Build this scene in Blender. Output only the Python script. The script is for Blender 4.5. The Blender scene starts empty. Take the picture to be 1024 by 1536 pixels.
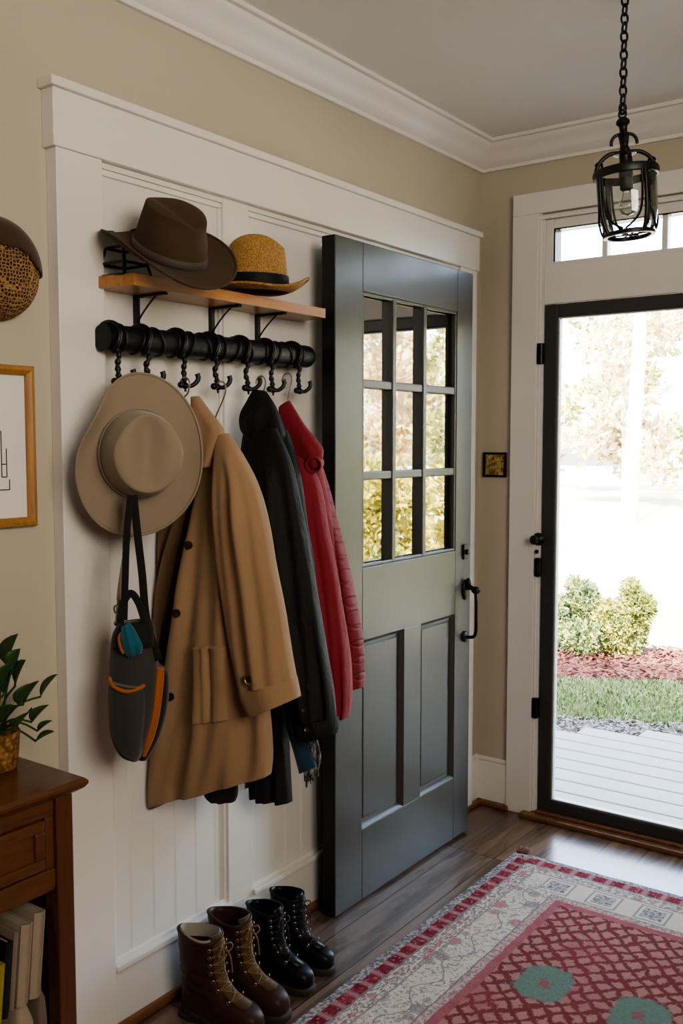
import bpy, math, random
from mathutils import Vector, Matrix, noise as mnoise
random.seed(7)
scn=bpy.context.scene; COL=scn.collection
pi=math.pi
# ------------------------------------------------------------------ garment outlines (metres, in each garment's own hanging plane)
PLANES={'_': [[-1.626, 1.388], [0.8, 0.6], [0.6, -0.8]], 'trench': [[-1.7, 1.635], [0.9811, 0.1933], [0.1933, -0.9811]], 'dark': [[-1.7, 1.885], [0.996, 0.0889], [0.0889, -0.996]], 'red': [[-1.66, 2.02], [0.9934, 0.1146], [0.1146, -0.9934]], 'scarf': [[-1.62, 1.895], [0.9965, 0.083], [0.083, -0.9965]], 'bag': [[-1.62, 1.38], [0.8, 0.6], [0.6, -0.8]]}
PIECES={'trench_body': {'plane': 'trench', 'off': 0.0, 'rows': [[0.1111, 1.4153, 0.1515, 1.4231, 0.02], [0.0956, 1.3603, 0.1942, 1.3536, 0.032], [0.0682, 1.2647, 0.2146, 1.2223, 0.04], [0.0398, 1.1353, 0.2278, 1.0826, 0.045], [0.011, 1.0034, 0.2411, 0.9423, 0.048], [-0.0187, 0.8525, 0.2545, 0.8173, 0.05], [-0.0487, 0.7153, 0.2628, 0.7231, 0.05], [-0.0706, 0.6108, 0.2643, 0.6755, 0.05], [-0.084, 0.5372, 0.2624, 0.6513, 0.048], [-0.0845, 0.5114, 0.2605, 0.6382, 0.046]]}, 'trench_sleeve': {'plane': 'trench', 'off': 0.05, 'rows': [[0.1542, 1.4306, 0.1863, 1.4381, 0.015], [0.1536, 1.3773, 0.2245, 1.387, 0.032], [0.1546, 1.3086, 0.2621, 1.3184, 0.04], [0.1607, 1.2089, 0.2906, 1.2142, 0.044], [0.1721, 1.1014, 0.3121, 1.11, 0.045], [0.189, 0.994, 0.332, 1.0058, 0.045], [0.2095, 0.9026, 0.3502, 0.9166, 0.044], [0.2215, 0.8477, 0.3568, 0.89, 0.043]]}, 'trench_cuff': {'plane': 'trench', 'off': 0.05, 'rows': [[0.2197, 0.8475, 0.3585, 0.8917, 0.046], [0.2267, 0.8296, 0.3618, 0.8754, 0.047], [0.2476, 0.7915, 0.3668, 0.8486, 0.047]]}, 'trench_left': {'plane': 'trench', 'off': -0.035, 'rows': [[0.0349, 1.3749, 0.0579, 1.3751, 0.012], [-0.017, 1.2765, 0.0492, 1.2944, 0.025], [-0.0699, 1.1922, 0.0248, 1.1961, 0.03], [-0.1022, 1.0735, -0.0081, 1.0793, 0.032], [-0.1152, 0.9202, -0.0422, 0.9266, 0.032], [-0.1204, 0.7484, -0.0489, 0.7568, 0.032], [-0.1167, 0.6106, -0.0551, 0.6194, 0.03]]}, 'trench_lining': {'plane': 'trench', 'off': -0.02, 'rows': [[0.0602, 1.3754, 0.1015, 1.3757, 0.012], [0.0317, 1.2462, 0.0758, 1.2637, 0.018], [-0.0012, 1.1145, 0.0647, 1.1343, 0.02], [-0.043, 0.9627, 0.0628, 0.9878, 0.022], [-0.0733, 0.8255, 0.0994, 0.8602, 0.024], [-0.0594, 0.6915, 0.145, 0.7181, 0.024], [0.058, 0.6066, 0.1611, 0.6383, 0.022], [0.0728, 0.5552, 0.1643, 0.5763, 0.02], [0.0919, 0.5398, 0.1565, 0.5519, 0.018]]}, 'trench_collar': {'plane': 'trench', 'off': 0.045, 'rows': [[0.0886, 1.5215, 0.1087, 1.5242, 0.01], [0.09, 1.4877, 0.139, 1.4871, 0.018], [0.093, 1.4446, 0.1744, 1.4443, 0.024], [0.0979, 1.3984, 0.1632, 1.3987, 0.026], [0.1066, 1.3614, 0.143, 1.3603, 0.022]]}, 'dark_collar': {'plane': 'dark', 'off': 0.02, 'rows': [[0.0562, 1.5524, 0.0895, 1.5464, 0.012], [0.0369, 1.5223, 0.1161, 1.5106, 0.018], [0.0153, 1.4852, 0.1362, 1.4702, 0.024], [0.0192, 1.4475, 0.1483, 1.4367, 0.024], [0.0488, 1.4234, 0.1359, 1.4166, 0.02]]}, 'dark_body': {'plane': 'dark', 'off': -0.02, 'rows': [[-0.0021, 1.441, 0.125, 1.4489, 0.03], [-0.0117, 1.3533, 0.1615, 1.3472, 0.04], [-0.0042, 1.2124, 0.1894, 1.2035, 0.045], [-0.0014, 1.0347, 0.2091, 1.0512, 0.048], [0.0058, 0.856, 0.1636, 0.8566, 0.046], [0.0087, 0.6752, 0.1295, 0.6846, 0.042], [0.0097, 0.5292, 0.1289, 0.5508, 0.038], [0.0114, 0.467, 0.1349, 0.4748, 0.036]]}, 'dark_sleeve': {'plane': 'dark', 'off': 0.045, 'rows': [[0.0673, 1.4436, 0.1413, 1.4531, 0.018], [0.054, 1.3557, 0.185, 1.3706, 0.035], [0.0762, 1.2543, 0.2084, 1.2623, 0.04], [0.1065, 1.1283, 0.2316, 1.1443, 0.042], [0.1366, 1.0029, 0.2567, 1.0219, 0.044], [0.1645, 0.8865, 0.2797, 0.908, 0.045], [0.1904, 0.7789, 0.3008, 0.8025, 0.045], [0.2063, 0.7215, 0.3104, 0.7406, 0.046]]}, 'dark_cuff': {'plane': 'dark', 'off': 0.045, 'rows': [[0.2043, 0.7211, 0.3104, 0.7439, 0.048], [0.2102, 0.6947, 0.3142, 0.7211, 0.048], [0.2161, 0.6683, 0.3123, 0.7041, 0.044]]}, 'red_body': {'plane': 'red', 'off': -0.03, 'rows': [[-0.0306, 1.4601, 0.0674, 1.4146, 0.02], [-0.014, 1.3143, 0.0965, 1.3165, 0.035], [0.007, 1.1685, 0.1294, 1.1743, 0.04], [0.0365, 1.0049, 0.1602, 1.0235, 0.042], [0.0746, 0.8609, 0.1787, 0.8901, 0.042], [0.0998, 0.7901, 0.1828, 0.8091, 0.038]]}, 'red_sleeve': {'plane': 'red', 'off': 0.04, 'rows': [[0.0272, 1.4024, 0.0934, 1.3712, 0.018], [0.0435, 1.3002, 0.1258, 1.3056, 0.034], [0.068, 1.1772, 0.1519, 1.1881, 0.038], [0.0945, 1.0546, 0.1798, 1.0677, 0.04], [0.121, 0.9324, 0.1998, 0.9469, 0.04], [0.1453, 0.8193, 0.2137, 0.8362, 0.038], [0.1635, 0.7324, 0.2157, 0.7483, 0.035], [0.1716, 0.6907, 0.2098, 0.6998, 0.032]]}, 'red_far_sleeve': {'plane': 'red', 'off': -0.055, 'rows': [[0.0436, 1.3692, 0.0775, 1.355, 0.016], [0.0562, 1.2784, 0.1067, 1.2707, 0.03], [0.0814, 1.1699, 0.1357, 1.1634, 0.034], [0.1107, 1.0438, 0.1708, 1.0445, 0.036], [0.1315, 0.9174, 0.1955, 0.9235, 0.037], [0.1441, 0.8085, 0.2038, 0.8155, 0.036], [0.1524, 0.7469, 0.2039, 0.7572, 0.033]]}, 'red_collar': {'plane': 'red', 'off': 0.035, 'rows': [[0.0013, 1.5084, 0.033, 1.5272, 0.012], [0.0053, 1.4589, 0.0763, 1.4654, 0.022], [0.0282, 1.4094, 0.115, 1.4235, 0.028], [0.0615, 1.3709, 0.1331, 1.3958, 0.026], [0.0903, 1.3396, 0.127, 1.3541, 0.014]]}, 'scarf': {'plane': 'scarf', 'off': 0, 'rows': [[0.0361, 0.7665, 0.078, 0.7811, 0.012], [0.0525, 0.6984, 0.0943, 0.7083, 0.013], [0.0773, 0.6319, 0.1146, 0.6469, 0.014], [0.0978, 0.5651, 0.1471, 0.5915, 0.014]]}, 'scarf_grey': {'plane': 'scarf', 'off': -0.02, 'rows': [[0.064, 0.6952, 0.1098, 0.7022, 0.012], [0.0847, 0.6453, 0.1343, 0.657, 0.013], [0.097, 0.5943, 0.1464, 0.61, 0.013], [0.101, 0.5384, 0.1403, 0.5809, 0.012]]}, 'bag_body': {'plane': 'bag', 'off': 0.0, 'rows': [[0.0109, 1.0261, 0.0802, 1.0333, 0.02], [-0.0042, 0.9895, 0.0912, 0.9893, 0.035], [-0.0098, 0.916, 0.093, 0.9157, 0.05], [-0.0111, 0.8422, 0.0862, 0.8418, 0.052], [-0.0078, 0.7828, 0.0752, 0.7824, 0.048], [0.009, 0.741, 0.0585, 0.7378, 0.035], [0.032, 0.7244, 0.0495, 0.7229, 0.015]]}, 'bag_pocket': {'plane': 'bag', 'off': 0.022, 'rows': [[-0.0035, 0.9097, 0.0737, 0.8978, 0.048], [-0.0058, 0.8629, 0.0761, 0.8626, 0.05], [-0.0039, 0.8042, 0.0695, 0.8039, 0.048], [0.014, 0.757, 0.06, 0.7509, 0.034], [0.0367, 0.7333, 0.0525, 0.7303, 0.013]]}, 'bag_side': {'plane': 'bag', 'off': -0.03, 'rows': [[0.0676, 0.9458, 0.0937, 0.9234, 0.02], [0.0729, 0.9085, 0.1111, 0.9054, 0.03], [0.0659, 0.8335, 0.1087, 0.8334, 0.033], [0.0547, 0.7733, 0.0915, 0.7656, 0.03], [0.0406, 0.7189, 0.0642, 0.7157, 0.02]]}, 'bag_orange': {'plane': 'bag', 'off': -0.002, 'rows': [[0.0885, 0.93, 0.1073, 0.924, 0.012], [0.0836, 0.8857, 0.1053, 0.8856, 0.02], [0.0769, 0.8264, 0.0972, 0.8234, 0.02], [0.063, 0.7744, 0.0834, 0.7714, 0.018], [0.0566, 0.7341, 0.0653, 0.7311, 0.01]]}, 'bag_mouth': {'plane': 'bag', 'off': 0.012, 'rows': [[0.0135, 1.0298, 0.0839, 1.0369, 0.026], [0.0032, 1.0124, 0.0908, 1.0151, 0.036], [-0.0014, 0.9949, 0.092, 0.9962, 0.04], [-0.0031, 0.9804, 0.0932, 0.9801, 0.036]]}, 'bag_cloth': {'plane': 'bag', 'off': 0.046, 'rows': [[0.0265, 1.0277, 0.0436, 1.0362, 0.01], [0.0261, 1.0019, 0.0602, 1.0133, 0.018], [0.0313, 0.976, 0.0711, 0.9874, 0.018], [0.0396, 0.9616, 0.068, 0.9702, 0.008]]}}
PT={'button0': [-1.6217, 1.6199, 1.1768], 'button1': [-1.6517, 1.6139, 1.014], 'button2': [-1.6773, 1.6089, 0.8089], 'cuffbtn': [-1.4166, 1.591, 0.8902], 'pocket0': [-1.6006, 1.6036, 0.9401], 'pocket1': [-1.5088, 1.6217, 0.9517], 'pocket2': [-1.5107, 1.6213, 0.7694], 'pocket3': [-1.6012, 1.6035, 0.7515], 'dbtn0': [-1.4313, 1.8156, 0.7187], 'dbtn1': [-1.4388, 1.8149, 0.7656], 'redroll': [-1.5384, 1.9938, 1.3593], 'strapA0': [-1.5641, 1.3844, 1.3073], 'strapA1': [-1.5718, 1.3786, 1.2251], 'strapA2': [-1.5753, 1.376, 1.1395], 'strapA3': [-1.5788, 1.3734, 1.039], 'strapB0': [-1.5671, 1.3947, 1.3068], 'strapB1': [-1.5614, 1.399, 1.2241], 'strapB2': [-1.5545, 1.4041, 1.1381], 'strapB3': [-1.5477, 1.4092, 1.037], 'strapB4': [-1.5281, 1.4239, 0.9498], 'handle0': [-1.578, 1.3615, 1.0337], 'handle1': [-1.5718, 1.3662, 1.0767], 'handle2': [-1.559, 1.3757, 1.0981], 'handle3': [-1.5458, 1.3857, 1.0766], 'handle4': [-1.535, 1.3938, 1.0336], 'strapC0': [-1.598, 1.409, 1.2213], 'strapC1': [-1.608, 1.4015, 1.1632], 'strapC2': [-1.6157, 1.3957, 1.1048], 'strapC3': [-1.6184, 1.3937, 1.0756], 'beige_hat': [-1.6, 1.4353, 1.3969], 'brown_hat': [-1.64, 1.595, 1.839], 'straw_hat': [-1.665, 1.909, 1.8212]}
HOOKY=[1.438, 1.552, 1.666, 1.779, 1.894, 1.993, 2.108]

# ------------------------------------------------------------------ node helpers
class NT:
    def __init__(s,name):
        s.m=bpy.data.materials.new(name); s.m.use_nodes=True; s.t=s.m.node_tree
        s.b=s.t.nodes['Principled BSDF']; s.out=s.t.nodes['Material Output']
    def n(s,typ,**kw):
        nd=s.t.nodes.new(typ)
        for k,v in kw.items(): setattr(nd,k,v)
        return nd
    def put(s,sock,v):
        if v is None: return
        if isinstance(v,bpy.types.NodeSocket): s.t.links.new(v,sock)
        else:
            if sock.type=='RGBA' and len(v)==3: v=(*v,1)
            sock.default_value=v
    def co(s,kind='Object'): return s.n('ShaderNodeTexCoord').outputs[kind]
    def math(s,op,a,b=None,c=None,clamp=False):
        nd=s.n('ShaderNodeMath',operation=op,use_clamp=clamp)
        s.put(nd.inputs[0],a); s.put(nd.inputs[1],b); s.put(nd.inputs[2],c); return nd.outputs[0]
    def mix(s,f,a,b,blend='MIX'):
        nd=s.n('ShaderNodeMix',data_type='RGBA',blend_type=blend,clamp_factor=True)
        s.put(nd.inputs[0],f); s.put(nd.inputs[6],a); s.put(nd.inputs[7],b); return nd.outputs[2]
    def map(s,v,scale=(1,1,1),rot=(0,0,0),loc=(0,0,0)):
        nd=s.n('ShaderNodeMapping'); s.put(nd.inputs[0],v); nd.inputs[1].default_value=loc; nd.inputs[2].default_value=rot; nd.inputs[3].default_value=scale
        return nd.outputs[0]
    def noise(s,v,scale,detail=4,rough=.5,dist=0):
        nd=s.n('ShaderNodeTexNoise'); s.put(nd.inputs['Vector'],v); nd.inputs['Scale'].default_value=scale
        nd.inputs['Detail'].default_value=detail; nd.inputs['Roughness'].default_value=rough; nd.inputs['Distortion'].default_value=dist
        return nd.outputs[0]
    def vor(s,v,scale,feature='F1',out='Distance',rand=1):
        nd=s.n('ShaderNodeTexVoronoi',feature=feature); s.put(nd.inputs['Vector'],v); nd.inputs['Scale'].default_value=scale
        nd.inputs['Randomness'].default_value=rand
        return nd.outputs[out]
    def wave(s,v,scale,dist=0,typ='BANDS',d='X',prof='SIN'):
        nd=s.n('ShaderNodeTexWave',wave_type=typ,wave_profile=prof)
        if typ=='BANDS': nd.bands_direction=d
        s.put(nd.inputs[0],v); nd.inputs['Scale'].default_value=scale; nd.inputs['Distortion'].default_value=dist
        return nd.outputs['Fac']
    def ramp(s,f,stops,interp='LINEAR'):
        nd=s.n('ShaderNodeValToRGB'); cr=nd.color_ramp; cr.interpolation=interp
        while len(cr.elements)<len(stops): cr.elements.new(.5)
        for e,(p,c) in zip(cr.elements,stops): e.position=p; e.color=(*c,1) if len(c)==3 else c
        s.put(nd.inputs[0],f); return nd.outputs[0]
    def step(s,f,a,b):
        nd=s.n('ShaderNodeMapRange',interpolation_type='SMOOTHSTEP'); s.put(nd.inputs[0],f); nd.inputs[1].default_value=a; nd.inputs[2].default_value=b
        return nd.outputs[0]
    def sep(s,v):
        nd=s.n('ShaderNodeSeparateXYZ'); s.put(nd.inputs[0],v); return nd.outputs
    def comb(s,x=0,y=0,z=0):
        nd=s.n('ShaderNodeCombineXYZ'); s.put(nd.inputs[0],x); s.put(nd.inputs[1],y); s.put(nd.inputs[2],z); return nd.outputs[0]
    def bump(s,h,strength=.3,dist=.002):
        nd=s.n('ShaderNodeBump'); s.put(nd.inputs['Height'],h); nd.inputs['Strength'].default_value=strength; nd.inputs['Distance'].default_value=dist
        s.t.links.new(nd.outputs[0],s.b.inputs['Normal'])
    def fin(s,col,rough=.5,metal=0,spec=.5,coat=0,sheen=0):
        s.put(s.b.inputs['Base Color'],col); s.put(s.b.inputs['Roughness'],rough); s.put(s.b.inputs['Metallic'],metal)
        s.b.inputs['Specular IOR Level'].default_value=spec; s.b.inputs['Coat Weight'].default_value=coat; s.b.inputs['Coat Roughness'].default_value=.16; s.b.inputs['Sheen Weight'].default_value=sheen
        return s.m
def paint(name,c,rough=.5,var=.06,scale=6,bump=.03,spec=.4,coat=0):
    m=NT(name); v=m.co()
    f=m.noise(v,scale,5)
    col=m.mix(f,tuple(x*(1-var) for x in c),tuple(min(1,x*(1+var)) for x in c))
    if bump: m.bump(m.noise(v,220,3),bump,.001)
    return m.fin(col,rough,0,spec,coat)
def fabric(name,c,c2=None,rough=.9,weave=900,wr=(9,.35),sheen=.25,bumpd=.004):
    m=NT(name); v=m.co()
    c2=c2 or tuple(x*.78 for x in c)
    f=m.noise(v,5,5,.6)
    col=m.mix(m.math('MULTIPLY',f,.9),c,c2)
    big=m.noise(m.map(v,(1,1,.45)),wr[0],4,.55,.6)
    fine=m.noise(v,weave,2)
    h=m.math('ADD',big,m.math('MULTIPLY',fine,.06))
    m.bump(h,wr[1],bumpd)
    return m.fin(col,rough,0,.2,0,sheen)
def woodmat(name,c,c2,axis='Y',rough=.4,scale=1.,coat=0.,spec=.5):
    m=NT(name); v=m.co()
    sc={'X':(.6,9,9),'Y':(9,.6,9),'Z':(9,9,.6)}[axis]
    w=m.noise(m.map(v,tuple(x*scale for x in sc)),5,6,.62,.9)
    g=m.noise(m.map(v,tuple(x*6*scale for x in sc)),8,3,.6)
    f=m.math('ADD',m.math('MULTIPLY',w,1.35),m.math('MULTIPLY',g,.25))
    col=m.ramp(f,[(.45,c2),(.72,c),(1.,tuple(min(1,x*1.25) for x in c))])
    m.bump(g,.12,.001)
    return m.fin(col,rough,0,spec,coat)
def metal(name,c,rough=.4,metallic=1.,spec=.5):
    m=NT(name); v=m.co()
    f=m.noise(v,60,4)
    m.bump(f,.15,.001)
    return m.fin(m.mix(f,c,tuple(x*.6 for x in c)),rough,metallic,spec)
def glassmat(name,refl=.12,tint=(.96,.98,.97),fres=True):
    m=NT(name); t=m.t
    tr=m.n('ShaderNodeBsdfTransparent'); tr.inputs[0].default_value=(*tint,1)
    gl=m.n('ShaderNodeBsdfGlossy'); gl.inputs['Roughness'].default_value=.015
    gl.inputs[0].default_value=(1,1,1,1)
    wob=m.noise(m.co(),9,2)
    lw=m.n('ShaderNodeLayerWeight'); lw.inputs[0].default_value=.25
    f=m.math('ADD',m.math('MULTIPLY',lw.outputs['Fresnel'],.8),m.math('ADD',refl,m.math('MULTIPLY',wob,.02)),clamp=True)
    mx=m.n('ShaderNodeMixShader'); m.put(mx.inputs[0],f); t.links.new(tr.outputs[0],mx.inputs[1]); t.links.new(gl.outputs[0],mx.inputs[2])
    t.links.new(mx.outputs[0],m.out.inputs[0]); t.nodes.remove(m.b); return m.m
# ------------------------------------------------------------------ mesh helpers
WLOC={}
class MB:
    def __init__(s): s.v=[]; s.f=[]
    def add(s,vs,fs,M=None):
        o=len(s.v)
        s.v+= [ (M@Vector(p)) if M else Vector(p) for p in vs]
        s.f+= [[i+o for i in f] for f in fs]; return s
    def box(s,x0,x1,y0,y1,z0,z1,M=None,b=.0):
        if x0>x1:x0,x1=x1,x0
        if y0>y1:y0,y1=y1,y0
        if z0>z1:z0,z1=z1,z0
        b=min(b,(x1-x0)*.45,(y1-y0)*.45,(z1-z0)*.45)
        if b<=0:
            vs=[(x,y,z) for z in(z0,z1) for y in(y0,y1) for x in(x0,x1)]
            return s.add(vs,[(0,2,3,1),(4,5,7,6),(0,1,5,4),(2,6,7,3),(0,4,6,2),(1,3,7,5)],M)
        import bmesh
        bm=bmesh.new(); bmesh.ops.create_cube(bm,size=1)
        for w in bm.verts: w.co=Vector((x0+(w.co.x+.5)*(x1-x0),y0+(w.co.y+.5)*(y1-y0),z0+(w.co.z+.5)*(z1-z0)))
        bmesh.ops.bevel(bm,geom=bm.edges[:],offset=b,segments=2,profile=.5,affect='EDGES')
        bm.verts.index_update()
        vs=[w.co.copy() for w in bm.verts]; fs=[[w.index for w in f.verts] for f in bm.faces]; bm.free()
        return s.add(vs,fs,M)
    def rings(s,rs,closed=True,cap0=True,cap1=True,M=None,loop=False):
        n=len(rs[0]); vs=[p for r in rs for p in r]; fs=[]
        m=len(rs)
        for i in range(m if loop else m-1):
            a=i*n; b=((i+1)%m)*n
            for j in range(n if closed else n-1):
                k=(j+1)%n; fs.append((a+j,a+k,b+k,b+j))
        if not loop:
            if cap0: fs.append(tuple(range(n-1,-1,-1)))
            if cap1: fs.append(tuple((m-1)*n+j for j in range(n)))
        return s.add(vs,fs,M)
    def lathe(s,prof,n=32,M=None,cap0=False,cap1=False,arc=None):
        return s.rings([[(r*math.cos(2*pi*j/n),r*math.sin(2*pi*j/n),z) for j in range(n)] for r,z in prof],True,cap0,cap1,M)
    def tube(s,pts,r,n=8,loop=False,M=None,flat=1.,up=None):
        pts=[Vector(p) for p in pts]; m=len(pts); rs=[]
        rr=r if isinstance(r,(list,tuple)) else [r]*m
        prev=None
        for i in range(m):
            if loop: t=pts[(i+1)%m]-pts[i-1]
            else: t=pts[min(i+1,m-1)]-pts[max(i-1,0)]
            t.normalize()
            if prev is None:
                a=Vector(up) if up else (Vector((0,0,1)) if abs(t.z)<.9 else Vector((1,0,0)))
            else: a=prev
            x=a-t*a.dot(t)
            if x.length<1e-6: x=t.orthogonal()
            x.normalize(); y=t.cross(x); prev=x
            rs.append([pts[i]+x*math.cos(2*pi*j/n)*rr[i]*flat+y*math.sin(2*pi*j/n)*rr[i] for j in range(n)])
        return s.rings(rs,True,True,True,M,loop)
    def sphere(s,c,r,n=12,sc=(1,1,1),M=None):
        c=Vector(c); rs=[]
        for i in range(1,n//2+1-0):
            th=pi*(i-.5)/(n//2)
            rs.append([c+Vector((r*sc[0]*math.sin(th)*math.cos(2*pi*j/n),r*sc[1]*math.sin(th)*math.sin(2*pi*j/n),r*sc[2]*math.cos(th))) for j in range(n)])
        return s.rings(rs[::-1],True,True,True,M)
    def build(s,name,mat,parent=None,smooth=None,loc=None):
        me=bpy.data.meshes.new(name); 
        if parent is not None: o0=WLOC[parent.name]
        elif loc is not None: o0=Vector(loc)
        else:
            xs=[v.x for v in s.v]; ys=[v.y for v in s.v]; zs=[v.z for v in s.v]
            o0=Vector(((min(xs)+max(xs))/2,(min(ys)+max(ys))/2,min(zs)))
        me.from_pydata([v-o0 for v in s.v],[],s.f); me.update()
        o=bpy.data.objects.new(name,me); COL.objects.link(o); me.materials.append(mat)
        if parent is not None: o.parent=parent
        else: o.location=o0
        WLOC[o.name]=o0
        import bmesh
        bm=bmesh.new(); bm.from_mesh(me); bmesh.ops.recalc_face_normals(bm,faces=bm.faces); bm.to_mesh(me); bm.free()
        if smooth is not None:
            me.polygons.foreach_set('use_smooth',[True]*len(me.polygons))
            if smooth==40: smooth=19
            if smooth<179: me.set_sharp_from_angle(angle=math.radians(smooth))
        return o
def thing(name,label,cat,loc,group=None):
    o=bpy.data.objects.new(name,None); COL.objects.link(o); o.location=loc; o.empty_display_size=.05
    WLOC[o.name]=Vector(loc); o['label']=label; o['category']=cat; o['kind']='thing'
    if group: o['group']=group
    return o
def tag(o,label,cat,group=None,kind='thing'):
    o['label']=label; o['category']=cat; o['kind']=kind
    if group: o['group']=group
    return o
def struct(o,label=None):
    o['kind']='structure'
    if label: o['label']=label
    return o
def sub(o,lv=1):
    m=o.modifiers.new('sub','SUBSURF'); m.levels=lv; m.render_levels=lv; return o
def solid(o,t,off=0):
    m=o.modifiers.new('sol','SOLIDIFY'); m.thickness=t; m.offset=off; return o
def arcpts(c,r,a0,a1,n,ax=(1,0,0),ay=(0,0,1)):
    c=Vector(c);ax=Vector(ax);ay=Vector(ay)
    return [c+ax*r*math.cos(a0+(a1-a0)*i/(n-1))+ay*r*math.sin(a0+(a1-a0)*i/(n-1)) for i in range(n)]
def cr(P,n):
    """Catmull-Rom resample of a list of tuples"""
    out=[]; m=len(P)
    for i in range(n):
        t=i/(n-1)*(m-1); k=min(int(t),m-2); f=t-k
        p0=P[max(k-1,0)];p1=P[k];p2=P[k+1];p3=P[min(k+2,m-1)]
        out.append(tuple(.5*((2*b)+(-a+c)*f+(2*a-5*b+4*c-d)*f*f+(-a+3*b-3*c+d)*f**3) for a,b,c,d in zip(p0,p1,p2,p3)))
    return out
# ------------------------------------------------------------------ materials
M={}
M['wall']=paint('wall_paint',(.49,.443,.352),.75,.03,2,.05,.2)
M['white']=paint('trim_white_paint',(.74,.715,.68),.38,.025,4,.02,.45)
M['panel']=paint('panel_white_paint',(.70,.68,.65),.45,.03,4,.02,.4)
M['ceil']=paint('ceiling_paint',(.80,.785,.745),.85,.02,2,.04,.2)
M['door']=paint('door_charcoal_paint',(.046,.050,.050),.30,.18,12,.0,.55,.25)
def doorpaint():
    m=NT('door_paint_charcoal'); v=m.co()
    g=m.noise(m.map(v,(30,30,1.6)),6,5,.6,.4)
    m.bump(g,.10,.0015)
    return m.fin(m.mix(g,(.050,.048,.043),(.033,.032,.030)),.50,0,.5,.14)
M['door']=doorpaint()
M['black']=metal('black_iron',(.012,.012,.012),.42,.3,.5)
M['bronze']=metal('dark_bronze',(.020,.018,.016),.38,.6)
M['brass']=metal('aged_brass',(.55,.36,.10),.35,1)
M['steel']=metal('steel_wire',(.45,.43,.40),.3,1)
M['glass_door']=glassmat('door_pane_glass',.34)
M['glass_storm']=glassmat('storm_door_glass',.02)
M['glass_lamp']=glassmat('lantern_glass',.05,(.95,.97,.94))
M['shelf']=woodmat('shelf_wood',(.36,.165,.052),(.17,.065,.02),'Y',.38,1,.2)
M['table']=woodmat('console_wood',(.105,.040,.014),(.035,.013,.006),'Y',.33,1.2,.3)
M['tablez']=woodmat('console_leg_wood',(.085,.030,.011),(.03,.011,.005),'Z',.36,1.2,.25)
M['oak']=woodmat('oak_frame',(.33,.165,.05),(.20,.085,.022),'Z',.4,1.4,.1)
M['brownwood']=woodmat('shoe_wood',(.17,.075,.03),(.07,.03,.012),'Y',.4,1.,.15)
def floormat():
    m=NT('floor_planks'); v=m.co(); x,y,z=m.sep(v)
    p=m.comb(y,x,0)
    br=m.n('ShaderNodeTexBrick',offset=.37,offset_frequency=1)
    m.put(br.inputs['Vector'],p); br.inputs['Scale'].default_value=1; br.inputs['Brick Width'].default_value=1.25; br.inputs['Row Height'].default_value=.135
    br.inputs['Mortar Size'].default_value=.0022; br.inputs['Mortar Smooth'].default_value=.2; br.inputs['Bias'].default_value=-.1
    br.inputs['Color1'].default_value=(0,0,0,1); br.inputs['Color2'].default_value=(1,1,1,1); br.inputs['Mortar'].default_value=(.5,.5,.5,1)
    rnd=br.outputs['Color']; mort=br.outputs['Fac']
    off=m.math('MULTIPLY',rnd,7.)
    gv=m.comb(m.math('ADD',x,off),m.math('MULTIPLY',y,.11),off)
    g=m.noise(gv,16,7,.65,1.3)
    g2=m.noise(m.comb(m.math('MULTIPLY',x,5),m.math('MULTIPLY',y,.35),off),22,4,.6)
    base=m.ramp(rnd,[(0.,(.19,.105,.058)),(.35,(.27,.155,.085)),(.65,(.185,.14,.11)),(1.,(.33,.20,.11))])
    dark=m.mix(.72,base,(.035,.02,.014))
    f=m.step(g,.38,.60)
    col=m.mix(f,dark,base)
    grey=m.noise(m.map(v,(2.,.5,1)),2.2,3)
    col=m.mix(m.math('MULTIPLY',m.step(grey,.5,.75),.5),col,(.24,.21,.19))
    col=m.mix(m.math('MULTIPLY',g2,.35),col,m.mix(.6,col,(.02,.012,.01)))
    col=m.mix(mort,col,(.016,.01,.008))
    m.bump(m.math('SUBTRACT',m.math('MULTIPLY',g2,.25),mort),.25,.002)
    return m.fin(col,m.math('ADD',.24,m.math('MULTIPLY',g,.14)),0,.5,.55)
M['floor']=floormat()
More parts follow.
